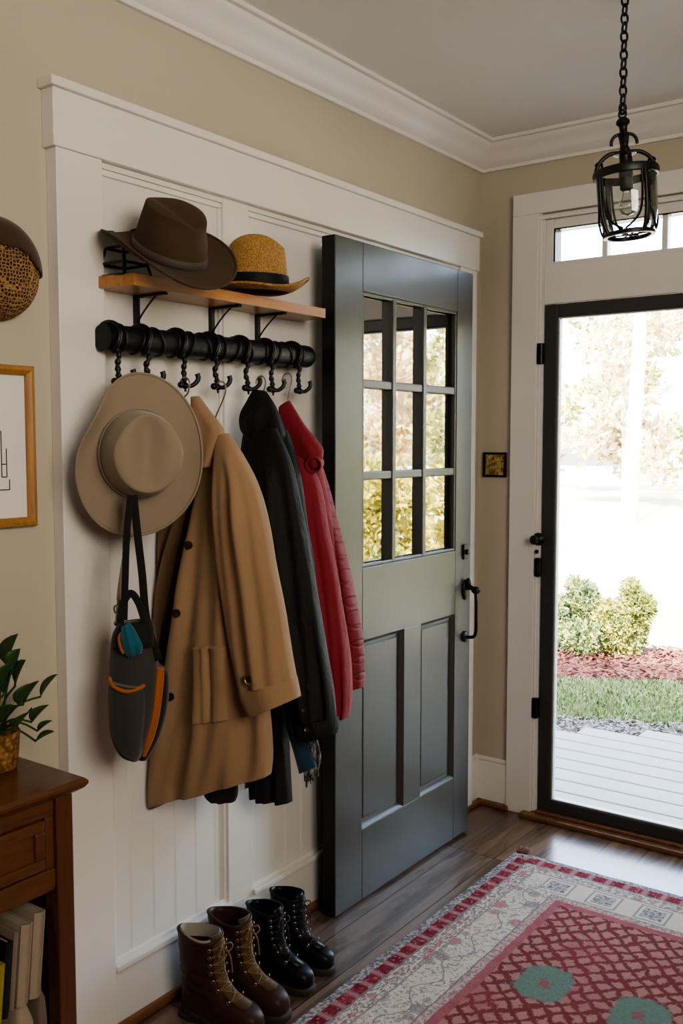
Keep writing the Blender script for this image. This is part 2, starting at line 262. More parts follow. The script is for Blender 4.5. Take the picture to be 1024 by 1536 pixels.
def rugmat(a,b):
    m=NT('rug_weave'); v=m.co(); x,y,z=m.sep(v)
    wob=m.math('MULTIPLY',m.math('SUBTRACT',m.noise(v,26,3),.5),.012)
    ax=m.math('SUBTRACT',a,m.math('ABSOLUTE',x)); ay=m.math('SUBTRACT',b,m.math('ABSOLUTE',y))
    d=m.math('ADD',m.math('MINIMUM',ax,ay),wob)
    vert=m.math('LESS_THAN',ax,ay)          # 1 on the long side borders
    al=m.math('ADD',m.math('MULTIPLY',vert,y),m.math('MULTIPLY',m.math('SUBTRACT',1,vert),x))   # coordinate along the border
    nz=m.noise(v,90,4,.7); nz2=m.noise(v,33,4,.65); nz3=m.noise(v,240,2,.6)
    cream=m.mix(nz2,(.56,.47,.37),(.68,.60,.50)); grey=m.mix(m.step(nz,.42,.6),(.15,.14,.145),(.46,.42,.40))
    red=m.mix(m.step(nz2,.35,.7),(.16,.014,.024),(.30,.045,.058)); pink=(.52,.27,.25)
    # outer red stripe with cells
    cell=m.math('FRACT',m.math('MULTIPLY',al,17)); cellm=m.step(m.math('ABSOLUTE',m.math('SUBTRACT',cell,.5)),.26,.46)
    stripe=m.mix(m.math('MULTIPLY',cellm,.75),red,(.40,.23,.22))
    stripe=m.mix(m.math('MULTIPLY',m.step(nz,.56,.66),.6),stripe,(.55,.42,.38))
    # fine guard band
    guard=m.mix(m.step(m.noise(m.comb(m.math('MULTIPLY',al,1.),m.math('MULTIPLY',d,1.6),0),70,3,.7),.44,.56),(.23,.20,.20),cream)
    guard=m.mix(m.math('MULTIPLY',m.step(m.noise(v,48,2),.56,.64),.7),guard,(.40,.14,.15))
    # cream band, scrolling flowers: centre stems, blooms, dark leaves
    mid=m.math('SUBTRACT',d,.178)
    vine=m.math('ABSOLUTE',m.math('SUBTRACT',mid,m.math('MULTIPLY',m.math('SINE',m.math('MULTIPLY',al,38)),.022)))
    vinem=m.math('SUBTRACT',1,m.step(vine,.0012,.0038))
    pv=m.comb(al,mid,0)
    bl=m.vor(pv,15.,'F1','Distance',.75); bloom=m.math('SUBTRACT',1,m.step(m.math('ADD',bl,m.math('MULTIPLY',m.math('SUBTRACT',nz,.5),.25)),.22,.30)); heart=m.math('SUBTRACT',1,m.step(bl,.08,.12))
    ring=m.math('MULTIPLY',m.step(bl,.24,.27),m.math('SUBTRACT',1,m.step(bl,.33,.38)))
    leaf=m.step(m.noise(pv,55,4,.7,1.5),.51,.58)
    band=m.mix(m.math('MULTIPLY',leaf,.72),cream,(.17,.15,.155))
    band=m.mix(m.math('MULTIPLY',ring,.6),band,(.20,.18,.18))
    pick=m.vor(pv,15.,'F1','Color',.75); ps=m.sep(pick)[0]
    bcol=m.mix(m.math('GREATER_THAN',ps,.45),(.22,.21,.22),(.46,.13,.15))
    band=m.mix(m.math('MULTIPLY',bloom,.85),band,bcol); band=m.mix(heart,band,m.mix(ps,(.62,.45,.40),(.33,.05,.07)))
    band=m.mix(m.math('MULTIPLY',vinem,.8),band,(.22,.19,.19))
    # cartouches on the short side borders
    cu=m.math('SUBTRACT',m.math('FRACT',m.math('MULTIPLY',al,6.6)),.5)
    cd=m.math('MAXIMUM',m.math('MULTIPLY',m.math('ABSOLUTE',cu),.15),m.math('ABSOLUTE',mid))
    cdn=m.math('ADD',cd,m.math('MULTIPLY',wob,.4))
    cart=m.mix(m.math('SUBTRACT',1,m.step(cdn,.030,.034)),cream,m.mix(m.step(nz,.40,.55),(.13,.125,.13),(.42,.39,.36)))
    cart=m.mix(m.math('MULTIPLY',m.math('MULTIPLY',m.step(cdn,.040,.043),m.math('SUBTRACT',1,m.step(cdn,.046,.05))),.8),cart,(.2,.18,.18))
    band=m.mix(vert,cart,band)
    # field
    wa=m.math('MULTIPLY',m.math('SUBTRACT',m.noise(v,14,3,.6),.5),.075); wb=m.math('MULTIPLY',m.math('SUBTRACT',m.noise(m.map(v,loc=(3,7,1)),14,3,.6),.5),.075)
    u=m.math('ADD',x,m.math('ADD',y,wa)); w=m.math('SUBTRACT',x,m.math('SUBTRACT',y,wb))
    fu=m.math('ABSOLUTE',m.math('SUBTRACT',m.math('FRACT',m.math('MULTIPLY',u,17)),.5)); fw=m.math('ABSOLUTE',m.math('SUBTRACT',m.math('FRACT',m.math('MULTIPLY',w,17)),.5))
    dm=m.math('MAXIMUM',fu,fw)
    dots=m.math('SUBTRACT',1,m.step(m.math('ADD',dm,m.math('MULTIPLY',m.math('SUBTRACT',nz,.5),.55)),.27,.40))
    field=m.mix(m.math('MULTIPLY',dots,.8),m.mix(nz2,(.145,.030,.030),(.225,.050,.050)),m.mix(nz,(.34,.14,.125),(.53,.32,.27)))
    big=m.noise(v,5,3); field=m.mix(m.math('MULTIPLY',m.step(big,.5,.7),.35),field,(.30,.06,.075))
    # green medallions on a diamond lattice
    def med(cx,cy,rx,ry):
        dx=m.math('DIVIDE',m.math('ABSOLUTE',m.math('SUBTRACT',x,cx)),rx); dy=m.math('DIVIDE',m.math('ABSOLUTE',m.math('SUBTRACT',y,cy)),ry)
        q=m.math('MAXIMUM',m.math('MULTIPLY',m.math('ADD',dx,dy),.64),m.math('MAXIMUM',dx,dy))
        return m.math('ADD',q,m.math('ADD',m.math('MULTIPLY',m.math('SUBTRACT',nz,.5),.4),m.math('MULTIPLY',m.math('SUBTRACT',nz2,.5),.5)))
    gm=None
    for cx in(-.335,-.085,.165):
        for cy in(.512,.0,-.512):
            q=med(cx-.002*cy,cy,.072,.092); gm=q if gm is None else m.math('MINIMUM',gm,q)
    gmask=m.math('SUBTRACT',1,m.step(gm,.85,1.0)); gheart=m.math('SUBTRACT',1,m.step(gm,.16,.24))
    green=m.mix(nz,(.085,.135,.105),(.20,.27,.215))
    field=m.mix(gmask,field,green); field=m.mix(m.math('MULTIPLY',gheart,.7),field,(.30,.07,.08))
    inner=m.mix(m.step(nz,.4,.6),(.30,.19,.18),(.52,.40,.36)); inner2=m.mix(nz2,(.26,.055,.065),(.42,.17,.17))
    def band_at(c0,lo,hi,colr):
        k=m.math('MULTIPLY',m.step(d,lo-.002,lo+.002),m.math('SUBTRACT',1,m.step(d,hi-.002,hi+.002)))
        return m.mix(k,c0,colr)
    col=m.mix(m.step(d,.28,.29),grey,field)
    for lo,hi,cc in((.030,.068,stripe),(.074,.118,guard),(.122,.234,band),(.238,.262,inner),(.262,.288,inner2),(.069,.0735,(.20,.17,.17)),(.118,.1215,(.25,.22,.21)),(.234,.2375,(.20,.17,.17))):
        col=band_at(col,lo,hi,cc)
    col=m.mix(m.math('MULTIPLY',nz3,.35),col,m.mix(.5,col,(.1,.08,.08)))
    h=m.math('ADD',nz3,m.math('MULTIPLY',nz,.6)); m.bump(h,.6,.004)
    return m.fin(col,.95,0,.05,0,0)
M['trench']=fabric('trench_cotton',(.33,.215,.125),(.26,.165,.092),.85,900,(8,.5),.1,.010)
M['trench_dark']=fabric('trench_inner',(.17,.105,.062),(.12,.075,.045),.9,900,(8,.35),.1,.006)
M['lining']=fabric('dark_lining',(.018,.016,.015),None,.8,900,(9,.4),.1)
M['darkjacket']=fabric('waxed_dark_cloth',(.015,.015,.0125),(.009,.009,.008),.65,700,(15,.8),.0,.014)
M['red']=fabric('red_cloth',(.245,.022,.032),(.16,.011,.018),.72,700,(15,.7),.06,.011)
def quilt():
    m=NT('quilted_red'); v=m.co(); x,y,z=m.sep(v)
    a=m.math('ADD',m.math('MULTIPLY',x,1),z); b=m.math('SUBTRACT',m.math('MULTIPLY',x,1),z)
    q=m.math('MAXIMUM',m.math('ABSOLUTE',m.math('SUBTRACT',m.math('FRACT',m.math('MULTIPLY',a,22)),.5)),m.math('ABSOLUTE',m.math('SUBTRACT',m.math('FRACT',m.math('MULTIPLY',b,22)),.5)))
    m.bump(m.math('SUBTRACT',m.math('MULTIPLY',m.noise(v,22,4),.8),m.math('MULTIPLY',m.step(q,.36,.5),.6)),.6,.006)
    return m.fin(m.mix(m.noise(v,9),(.21,.018,.028),(.14,.010,.017)),.7,0,.3,0,.05)
M['redquilt']=quilt()
M['beige_felt']=fabric('beige_felt',(.285,.230,.166),(.225,.178,.126),.95,500,(5,.08),.2)
M['brown_felt']=fabric('brown_felt',(.078,.051,.029),(.050,.033,.019),.9,500,(5,.08),.06)
M['ribbon_b']=fabric('brown_ribbon',(.085,.066,.055),None,.6,1200,(20,.1),.1)
M['ribbon_k']=fabric('black_ribbon',(.010,.010,.012),None,.6,1200,(20,.1),.1)
def straw(name,c,c2,scale):
    m=NT(name); v=m.co()
    f=m.vor(v,scale,'F1','Distance',.8); n=m.noise(v,scale*.6,4,.7)
    k=m.math('ADD',m.math('MULTIPLY',f,.6),m.math('MULTIPLY',n,.7))
    m.bump(k,.7,.004); 
    return m.fin(m.ramp(k,[(.38,c),(.75,c2)]),.7,0,.3)
M['straw']=straw('straw_weave',(.52,.33,.12),(.30,.155,.045),260)
def openweave():
    m=NT('open_weave'); v=m.co()
    f=m.vor(v,135,'DISTANCE_TO_EDGE','Distance',.6)
    k=m.step(f,.07,.22)
    m.bump(m.math('SUBTRACT',1,k),.8,.004)
    return m.fin(m.mix(k,m.mix(m.noise(v,30),(.42,.25,.09),(.25,.13,.05)),(.035,.018,.010)),.75,0,.3)
M['openweave']=openweave()
M['wicker']=straw('wicker',(.40,.22,.07),(.13,.06,.018),90)
M['leather_brown']=fabric('brown_leather',(.060,.028,.018),(.030,.015,.010),.42,260,(14,.25),.0,.003)
M['leather_black']=fabric('black_leather',(.012,.012,.013),(.007,.007,.007),.36,260,(14,.25),.0,.003)
M['tongue']=fabric('tan_canvas',(.115,.07,.032),(.06,.036,.017),.85,400,(12,.3))
M['sole_b']=paint('sole_rubber_brown',(.035,.028,.022),.7,.2,20,.2)
M['sole_k']=paint('sole_rubber_dark',(.040,.030,.020),.7,.2,20,.2)
M['lace_t']=fabric('tan_lace',(.19,.115,.042),None,.8,900)
M['lace_k']=fabric('dark_lace',(.03,.026,.022),None,.8,900)
M['sock']=fabric('pale_lining',(.36,.33,.28),None,.9,500)
M['bag_grey']=fabric('grey_canvas',(.050,.047,.043),(.036,.034,.031),.85,700,(10,.25))
M['bag_black']=fabric('black_canvas',(.013,.012,.012),None,.8,700,(10,.25))
M['orange']=fabric('orange_canvas',(.42,.115,.010),(.30,.075,.008),.75,700,(14,.3))
M['teal']=fabric('teal_cloth',(.015,.125,.175),(.01,.08,.12),.8,700,(18,.4))
M['scarf_blue']=fabric('blue_wool',(.018,.060,.11),(.012,.035,.065),.95,300,(20,.4))
def scarfgrey():
    m=NT('speckled_wool'); v=m.co()
    n=m.noise(m.map(v,(1,1,.35)),85,4,.7)
    m.bump(n,.6,.004)
    return m.fin(m.ramp(n,[(.42,(.03,.03,.035)),(.55,(.20,.20,.21)),(.62,(.45,.43,.40))]),.95,0,.1)
M['scarf_grey']=scarfgrey()
M['strap_pale']=fabric('pale_webbing',(.42,.36,.27),None,.85,900)
M['leafplant']=fabric('plant_leaf',(.045,.10,.03),(.022,.055,.017),.42,60,(30,.15),.0)
def emitless_paper(name,c): return paint(name,c,.7,.05,8,.03,.2)
M['paper']=emitless_paper('art_paper',(.74,.72,.68))
M['ink']=paint('ink_line',(.03,.03,.035),.7,.1)
M['cream_book']=paint('cream_cover',(.34,.275,.21),.6,.12,14,.1); M['taupe_book']=paint('taupe_cover',(.25,.20,.155),.6,.12,14,.1)
M['black_book']=paint('black_cover',(.015,.015,.016),.5,.1); M['yellow_book']=paint('yellow_cover',(.30,.25,.02),.5,.1); M['orange_book']=paint('amber_cover',(.36,.16,.03),.5,.1)
M['red_book']=paint('crimson_cover',(.19,.02,.03),.5,.1); M['page']=paint('page_edges',(.42,.37,.31),.8,.1,60,.1)
M['blue_cloth']=fabric('blue_cloth',(.012,.045,.105),None,.9,500,(12,.3)); M['beige_cloth']=fabric('beige_cloth',(.40,.32,.23),None,.9,500,(12,.3)); M['taupe_cloth']=fabric('taupe_cloth',(.21,.165,.125),None,.9,500,(12,.3))
def plaquemat():
    m=NT('gilt_relief'); v=m.co(); n=m.noise(v,55,4,.6,1.2); m.bump(n,.8,.004)
    return m.fin(m.ramp(n,[(.38,(.10,.055,.015)),(.52,(.42,.29,.09)),(.66,(.66,.54,.28))]),.42,.35)
M['plaque']=plaquemat()
# ------------------------------------------------------------------ the room
XW=-1.775; YB=3.33; ZC=2.525; XR=1.5; YR=-1.7
OX0,OX1,OZ=-1.52,-.66,2.235           # opening in the front wall
def sbox(name,mat,*a,b=.003,label=None,smooth=40):
    mb=MB(); mb.box(*a,b=b); return struct(mb.build(name,mat,None,smooth),label)
sbox('floor',M['floor'],-2.0,XR,YR,3.40,-.06,0,b=0,label='dark brown plank floor')
sbox('wall_left',M['wall'],-1.95,XW,YR,YB+.12,0,ZC,b=0,label='beige painted wall behind the coat panelling')
sbox('wall_right',M['wall'],XR,XR+.15,YR,YB+.12,0,ZC,b=0,label='beige wall on the far right side')
sbox('wall_back',M['wall'],-1.95,XR+.15,YR-.15,YR,0,ZC,b=0,label='beige wall behind the viewer')
mb=MB(); mb.box(XW,OX0,YB,YB+.12,0,ZC); mb.box(OX1,XR,YB,YB+.12,0,ZC); mb.box(OX0,OX1,YB,YB+.12,OZ,ZC)
struct(mb.build('wall_front',M['wall']),'beige wall holding the glazed entry door')
sbox('ceiling',M['ceil'],-1.95,XR+.15,YR-.15,YB+.12,ZC,ZC+.15,b=0,label='pale grey painted ceiling')
# roof of the house, seen only through its shade on the garden
mb=MB(); mb.box(-4.5,4.5,-4,3.95,2.70,2.86); mb.add([(-4.5,-4,2.86),(4.5,-4,2.86),(4.5,3.95,2.86),(-4.5,3.95,2.86),(-4.5,0,4.3),(4.5,0,4.3)],[(0,1,5,4),(2,3,4,5),(0,4,3),(1,2,5)])
struct(mb.build('roof',M['white']),'roof of the house')
mb=MB(); mb.box(-4.4,-1.95,3.36,3.46,-.2,2.7); mb.box(XR+.15,4.4,3.36,3.46,-.2,2.7); struct(mb.build('wall_outside',M['white']),'outside face of the house beside the entry')
# crown mouldings
prof=[(0,0),(.012,0),(.014,.012),(.030,.022),(.040,.040),(.062,.060),(.074,.070),(.080,.082),(.092,.084),(.092,.096),(0,.096)]
def crown(name,axis,a,b,m0,m1,label):
    rs=[]
    for t,k in((a,m0),(b,m1)):
        r=[]
        for u,h in prof:
            z=ZC-.096+h
            r.append((XW+u,t+k*u,z) if axis=='Y' else (t+k*u,YB-u,z))
        rs.append(r)
    mb=MB(); mb.rings(rs); return struct(mb.build(name,M['white'],None,30),label)
crown('trim_1','Y',YR,YB,0,-1,'white crown moulding along the left wall')
crown('trim_2','X',XW,XR,1,0,'white crown moulding over the entry door')
# coat-wall panelling: casing, header, stiles, rails, beadboard
mb=MB()
mb.box(XW,-1.740,1.347,1.472,0,2.05,b=.002); mb.box(XW,-1.740,3.115,3.238,0,2.05,b=.002)
struct(mb.build('trim_3',M['white'],None,40),'white flat casing boards of the coat wall')
mb=MB(); mb.box(XW,-1.735,1.338,3.246,2.05,2.172,b=.002); mb.box(XW,-1.724,1.328,3.254,2.172,2.192,b=.003)
struct(mb.build('trim_4',M['white'],None,40),'white header board with a projecting cap')
mb=MB()
mb.box(XW,-1.752,1.472,3.115,.0,.155,b=.002)                    # bottom rail
mb.box(XW,-1.752,1.878,1.978,.155,2.05,b=.002)                  # stile
mb.box(XW,-1.752,1.472,1.482,.155,2.05,b=.001); mb.box(XW,-1.752,2.55,2.65,.155,2.05,b=.002); mb.box(XW,-1.752,3.06,3.115,.155,2.05,b=.001)
mb.box(XW,-1.7535,1.472,3.115,2.036,2.0495,b=.001)
struct(mb.build('trim_5',M['panel'],None,40),'white rails and stiles of the coat wall')
mb=MB()
def mould(y0,y1,z0,z1):
    for (a0,a1,b0,b1) in((y0,y1,z1-.014,z1),(y0,y1,z0,z0+.02),(y1-.012,y1,z0+.02,z1-.014),(y0,y0+.008,z0+.02,z1-.014)):
        mb.box(XW,-1.757,a0,a1,b0,b1,b=.003)
    mb.box(XW,-1.742,y0-.004,y1+.004,z0-.006,z0+.010,b=.003)
for a,b_ in((1.482,1.878),(1.978,2.55),(2.65,3.06)): mould(a,b_,.155,2.036)
struct(mb.build('trim_6',M['white'],None,40),'white panel mouldings and base cap')
def beadboard():
    mb=MB(); pts=[]; y=1.472
    while y<3.115:
        pts+= [(-1.765,y),(-1.765,y+.066),(-1.7660,y+.0672),(-1.7652,y+.070),(-1.7660,y+.0728),(-1.765,y+.074)]; y+=.074
    r0=[(x,yy,.1) for x,yy in pts]; r1=[(x,yy,1.25) for x,yy in pts]
    mb.rings([r0,r1],closed=False,cap0=False,cap1=False); mb.box(XW+.002,-1.765,1.472,3.115,1.25,2.06)
    return struct(mb.build('wall_panelling',M['panel'],None,20),'white beadboard panel behind the coats')
beadboard()
sbox('baseboard_left',M['brownwood'],-1.752,-1.737,1.472,3.3,0,.022,b=.006,label='brown shoe moulding at the foot of the coat wall')
mb=MB(); mb.box(XW,-1.757,YR,1.347,0,.16,b=.003); mb.box(XW,-1.757,3.238,YB,0,.175,b=.003); mb.box(XW,-1.763,3.238,YB,.175,.192,b=.004)
struct(mb.build('baseboard_side',M['white'],None,40),'white tall baseboard of the left wall')
mb=MB(); mb.box(XW,-1.63,YB-.018,YB,.018,.172,b=.003); mb.box(XW,-1.63,YB-.012,YB,.172,.190,b=.004)
mb.box(OX1+.1,XR,YB-.018,YB,.018,.172,b=.003)
struct(mb.build('baseboard_front',M['white'],None,40),'white tall baseboard in the corner beside the entry')
mb=MB(); mb.box(-1.757,-1.62,YB-.036,YB-.002,0,.02,b=.006); mb.box(-1.757,-1.735,3.24,YB-.01,0,.02,b=.006)
struct(mb.build('trim_7',M['brownwood'],None,40),'brown shoe moulding in the entry corner')
# entry door surround
mb=MB(); F0=3.305
mb.box(-1.632,-1.528,F0,YB,0,2.245,b=.003); mb.box(OX1+.008,OX1+.112,F0,YB,0,2.245,b=.003)
mb.box(-1.632,OX1+.112,F0,YB,2.245,2.322,b=.003); 
mb.box(-1.528,OX0,F0+.006,YB,0.02,2.245,b=.002)
struct(mb.build('trim_8',M['white'],None,40),'white casing around entry door and transom')
mb=MB()
mb.box(OX0,-1.508,F0+.012,YB+.12,.02,2.235); mb.box(-.672,OX1,F0+.012,YB+.12,.02,2.235)
mb.box(OX0,OX1,F0+.012,YB+.12,2.222,2.24)
mb.box(-1.508,-.672,F0+.008,YB+.12,1.918,2.056,b=.003)
mb.box(-1.53,OX1,F0+.002,F0+.02,2.222,2.235,b=.003)
struct(mb.build('trim_9',M['white'],None,40),'white jambs and rail between door and transom')
mb=MB(); mb.box(-1.56,OX1,3.27,3.43,0,.018,b=.005); mb.box(-1.508,OX1,3.30,3.36,.018,.030,b=.004)
struct(mb.build('trim_10',M['brownwood'],None,40),'brown wooden threshold under the glazed door')
# transom window
def transom():
    mb=MB()
    x0,x1,z0,z1=-1.508,-.672,2.056,2.222
    for a in((x0,x0+.030,z0,z1),(x1-.030,x1,z0,z1)): mb.box(a[0],a[1],F0+.02,YB+.06,a[2],a[3],b=.003)
    mb.box(x0+.03,x1-.03,F0+.02,YB+.06,z0,z0+.014,b=.003); mb.box(x0+.03,x1-.03,F0+.02,YB+.06,z1-.034,z1,b=.003)
    o=struct(mb.build('window_1',M['white'],None,40),'white transom window over the entry door')
    mb=MB()
    for x in(-1.290,-1.080,-.870): mb.box(x-.010,x+.010,F0+.03,YB+.04,z0+.014,z1-.034,b=.002)
    mb.build('muntin',M['white'],o,40)
    mb=MB(); mb.box(x0+.03,x1-.03,YB+.012,YB+.016,z0+.014,z1-.034); mb.build('pane',M['glass_storm'],o)
    mb=MB(); mb.box(x0+.03,x0+.036,F0+.022,YB+.05,z0+.014,z1-.034); mb.box(x0+.036,x1-.036,F0+.022,YB+.05,z1-.038,z1-.034); mb.build('gasket',M['bronze'],o)
transom()
# glazed storm door
def storm():
    x0,x1,z0,z1,y0,y1=-1.506,-.674,.030,1.916,3.318,3.352
    mb=MB()
    mb.box(x0,x0+.052,y0,y1,z0,z1,b=.004); mb.box(x1-.052,x1,y0,y1,z0,z1,b=.004)
    mb.box(x0+.052,x1-.052,y0,y1,z1-.048,z1,b=.004); mb.box(x0+.052,x1-.052,y0,y1,z0,z0+.045,b=.004)
    o=struct(mb.build('door_1',M['door'],None,40),'closed glazed entry door with slim charcoal frame'); 
    mb=MB(); g0,g1=x0+.052,x1-.052
    mb.box(g0,g0+.007,y0+.004,y1-.004,z0+.045,z1-.048,b=.002); mb.box(g1-.007,g1,y0+.004,y1-.004,z0+.045,z1-.048,b=.002)
    mb.box(g0+.007,g1-.007,y0+.004,y1-.004,z0+.045,z0+.050,b=.002); mb.box(g0+.007,g1-.007,y0+.004,y1-.004,z1-.053,z1-.048,b=.002)
    mb.build('glazing_bead',paint('aluminium_bead',(.42,.43,.43),.4,.05),o,40)
    mb=MB(); mb.box(g0,g1,3.333,3.338,z0+.045,z1-.048); mb.build('pane',M['glass_storm'],o)
    for z in(1.74,.42,):
        mb=MB(); mb.box(-1.527,-1.504,F0-.004,F0+.014,z-.038,z+.038,b=.002); mb.tube([(-1.508,F0-.006,z-.036),(-1.508,F0-.006,z+.036)],.005,10); mb.build('hinge',M['bronze'],o,40)
    mb=MB(); mb.lathe([(0,0),(.022,.0),(.024,.006),(.018,.012),(.0105,.018),(.0105,.030),(.016,.036),(.0175,.045),(.012,.054),(0,.056)],24,Matrix.Translation((-1.512,F0+.008,1.058))@Matrix.Rotation(pi/2,4,'X')); mb.build('knob',M['black'],o,40)
    mb=MB(); mb.box(-1.524,-1.500,F0-.006,F0+.012,.918,.988,b=.004); mb.box(-1.517,-1.505,F0-.014,F0-.004,.935,.965,b=.003); mb.sphere((-1.514,F0-.006,1.012),.008); mb.build('latch',M['black'],o,40)
storm()
# dark half-glazed door standing parallel to the coat wall
def darkdoor():
    x0,x1=-1.695,-1.650; y0,y1=2.227,3.040; z0,z1=.008,2.004
    Y=[y0,2.366,2.930,y1]; mb=MB(); b=.0025
    mb.box(x0,x1,Y[0],Y[1],z0,z1,b=b); mb.box(x0,x1,Y[2],Y[3],z0,z1,b=b)
    mb.box(x0,x1,Y[1]-.001,Y[2]+.001,1.862,z1,b=b); mb.box(x0,x1,Y[1]-.001,Y[2]+.001,.816,1.040,b=b); mb.box(x0,x1,Y[1]-.001,Y[2]+.001,z0,.232,b=b)
    mb.box(x0,x1,2.600,2.706,.23,.818,b=b)
    o=struct(mb.build('door_2',M['door'],None,40),'charcoal half glazed door leaf standing open along the coat wall')
    mb=MB()
    for y in(2.540,2.722): mb.box(x0+.004,x1-.001,y-.012,y+.012,1.04,1.862,b=.004)
    for z in(1.592,1.316): mb.box(x0+.004,x1-.004,Y[1],Y[2],z-.013,z+.013,b=.004)
    mb.build('muntin',M['door'],o,40)
    mb=MB(); mb.box(-1.676,-1.672,Y[1],Y[2],1.04,1.862); mb.build('pane',M['glass_door'],o)
    mb=MB()
    for a in((Y[1],Y[2],1.04,1.862),):
        t=.010
        mb.box(x1-.014,x1-.002,a[0],a[0]+t,a[2]+t,a[3]-t,b=.003); mb.box(x1-.014,x1-.002,a[1]-t,a[1],a[2]+t,a[3]-t,b=.003)
        mb.box(x1-.014,x1-.002,a[0],a[1],a[2],a[2]+t,b=.003); mb.box(x1-.014,x1-.002,a[0],a[1],a[3]-t,a[3],b=.003)
    mb.build('glazing_bead',M['door'],o,40)
    for (a,c) in((Y[1],2.600),(2.706,Y[2])):
        mb=MB(); zb,zt=.232,.816
        mb.box(x1-.030,x1-.018,a,c,zb,zt)
        # sloped sticking frame
        w=.011; q=[(a,zb),(c,zb),(c,zt),(a,zt)]; r=[(a+w,zb+w),(c-w,zb+w),(c-w,zt-w),(a+w,zt-w)]; w2=w+.010; r2=[(a+w2,zb+w2),(c-w2,zb+w2),(c-w2,zt-w2),(a+w2,zt-w2)]
        rs=[[(x1-.002,y,z) for y,z in q],[(x1-.007,y+(.006 if y==a else -.006),z+(.006 if z==zb else -.006)) for y,z in q],[(x1-.016,y,z) for y,z in r],[(x1-.017,y,z) for y,z in r2],[(x1-.013,y+(.004 if y<(a+c)/2 else -.004),z+(.004 if z<.5 else -.004)) for y,z in r2]]
        mb.rings(rs,True,False,True)
        mb.build('panel',M['door'],o,25)
    mb=MB(); mb.box(x0+.0005,x1-.003,y0-.002,y0+.0005,z0+.002,z1-.002); o2=mb.build('edge_shade',M['black'],o); o2['label']='black strip added to shade the door edge'  # thin black strip added so the lamp-lit side face stays in shade
    # hardware
    R90=Matrix.Rotation(pi/2,4,'Y')
    mb=MB(); mb.box(x1,x1+.008,2.979,3.012,1.004,1.058,b=.003); mb.lathe([(.0,.02),(.008,.019),(.010,.008)],16,Matrix.Translation((x1,2.995,1.031))@R90,True); mb.build('deadbolt',M['black'],o,40)
    mb=MB(); 
    for (z,h) in((.895,.036),(.728,.020)):
        ring=[[(x1+.0+e,2.997+w_*.018*math.cos(t),z+w_*h*math.sin(t)) for t in[2*pi*i/20 for i in range(20)]] for e,w_ in((0,1),(.006,1),(.010,.75))]
        mb.rings(ring)
    mb.tube([(x1+.006,2.997,.905),(x1+.026,2.997,.905),(x1+.040,2.997,.900)],[.010,.009,.008],12)
    mb.tube(cr([(x1+.030,2.997,.900),(x1+.044,2.997,.892),(x1+.048,2.997,.865),(x1+.049,2.997,.80),(x1+.048,2.997,.752),(x1+.040,2.997,.732),(x1+.022,2.997,.727),(x1+.004,2.997,.728)],28),.0062,10)
    mb.sphere((x1+.046,2.997,.897),.014,14,(1.25,1,1)); mb.sphere((x1+.016,2.997,.92),.012,12,(.9,.8,1.6))
    mb.build('door_handle',M['black'],o,60)
darkdoor()
# ------------------------------------------------------------------ rug
RA,RB=.76,1.22; RC=(-1.425+RA,2.975-RB)
def rug():
    mb=MB(); nx,ny=60,96; vs=[]
    def h(x,y): return .010+.0016*mnoise.noise(Vector((x*3,y*3,.3)))
    def edge(t): return .004*mnoise.noise(Vector((t*7,3.1,0)))
    g=[[(-RA+2*RA*i/nx+(edge(j*.05) if i in(0,nx) else 0),-RB+2*RB*j/ny+(edge(i*.05+9) if j in(0,ny) else 0)) for i in range(nx+1)] for j in range(ny+1)]
    vs=[(RC[0]+x,RC[1]+y,h(x,y) if 0<i<nx and 0<j<ny else .006) for j,row in enumerate(g) for i,(x,y) in enumerate(row)]
    fs=[(j*(nx+1)+i,j*(nx+1)+i+1,(j+1)*(nx+1)+i+1,(j+1)*(nx+1)+i) for j in range(ny) for i in range(nx)]
    mb.add(vs,fs)
    per=[j*(nx+1) for j in range(ny+1)]+[ny*(nx+1)+i for i in range(1,nx+1)]+[j*(nx+1)+nx for j in range(ny-1,-1,-1)]+[i for i in range(nx-1,0,-1)]
    top=[vs[k] for k in per]; bot=[(x,y,.0005) for x,y,z in top]
    mb.rings([top,bot],True,False,True)
    o=mb.build('area_rug',rugmat(RA,RB),None,60,loc=(RC[0],RC[1],0))
    tag(o,'red and cream oriental rug with green medallions on the plank floor','rug')
    mb=MB()
    for k in range(14):
        a=random.uniform(-.3,.3); x=RC[0]-RA+.005+.003*k; y=RC[1]+RB
        mb.tube([(x,y-.006,.008),(x+.004*math.sin(k),y+.010,.016),(x-.006+.012*random.random(),y+.028,.010+.008*random.random())],.0028,6)
    mb.build('tassel',fabric('rust_tassel',(.17,.05,.03)),o,60)
rug()
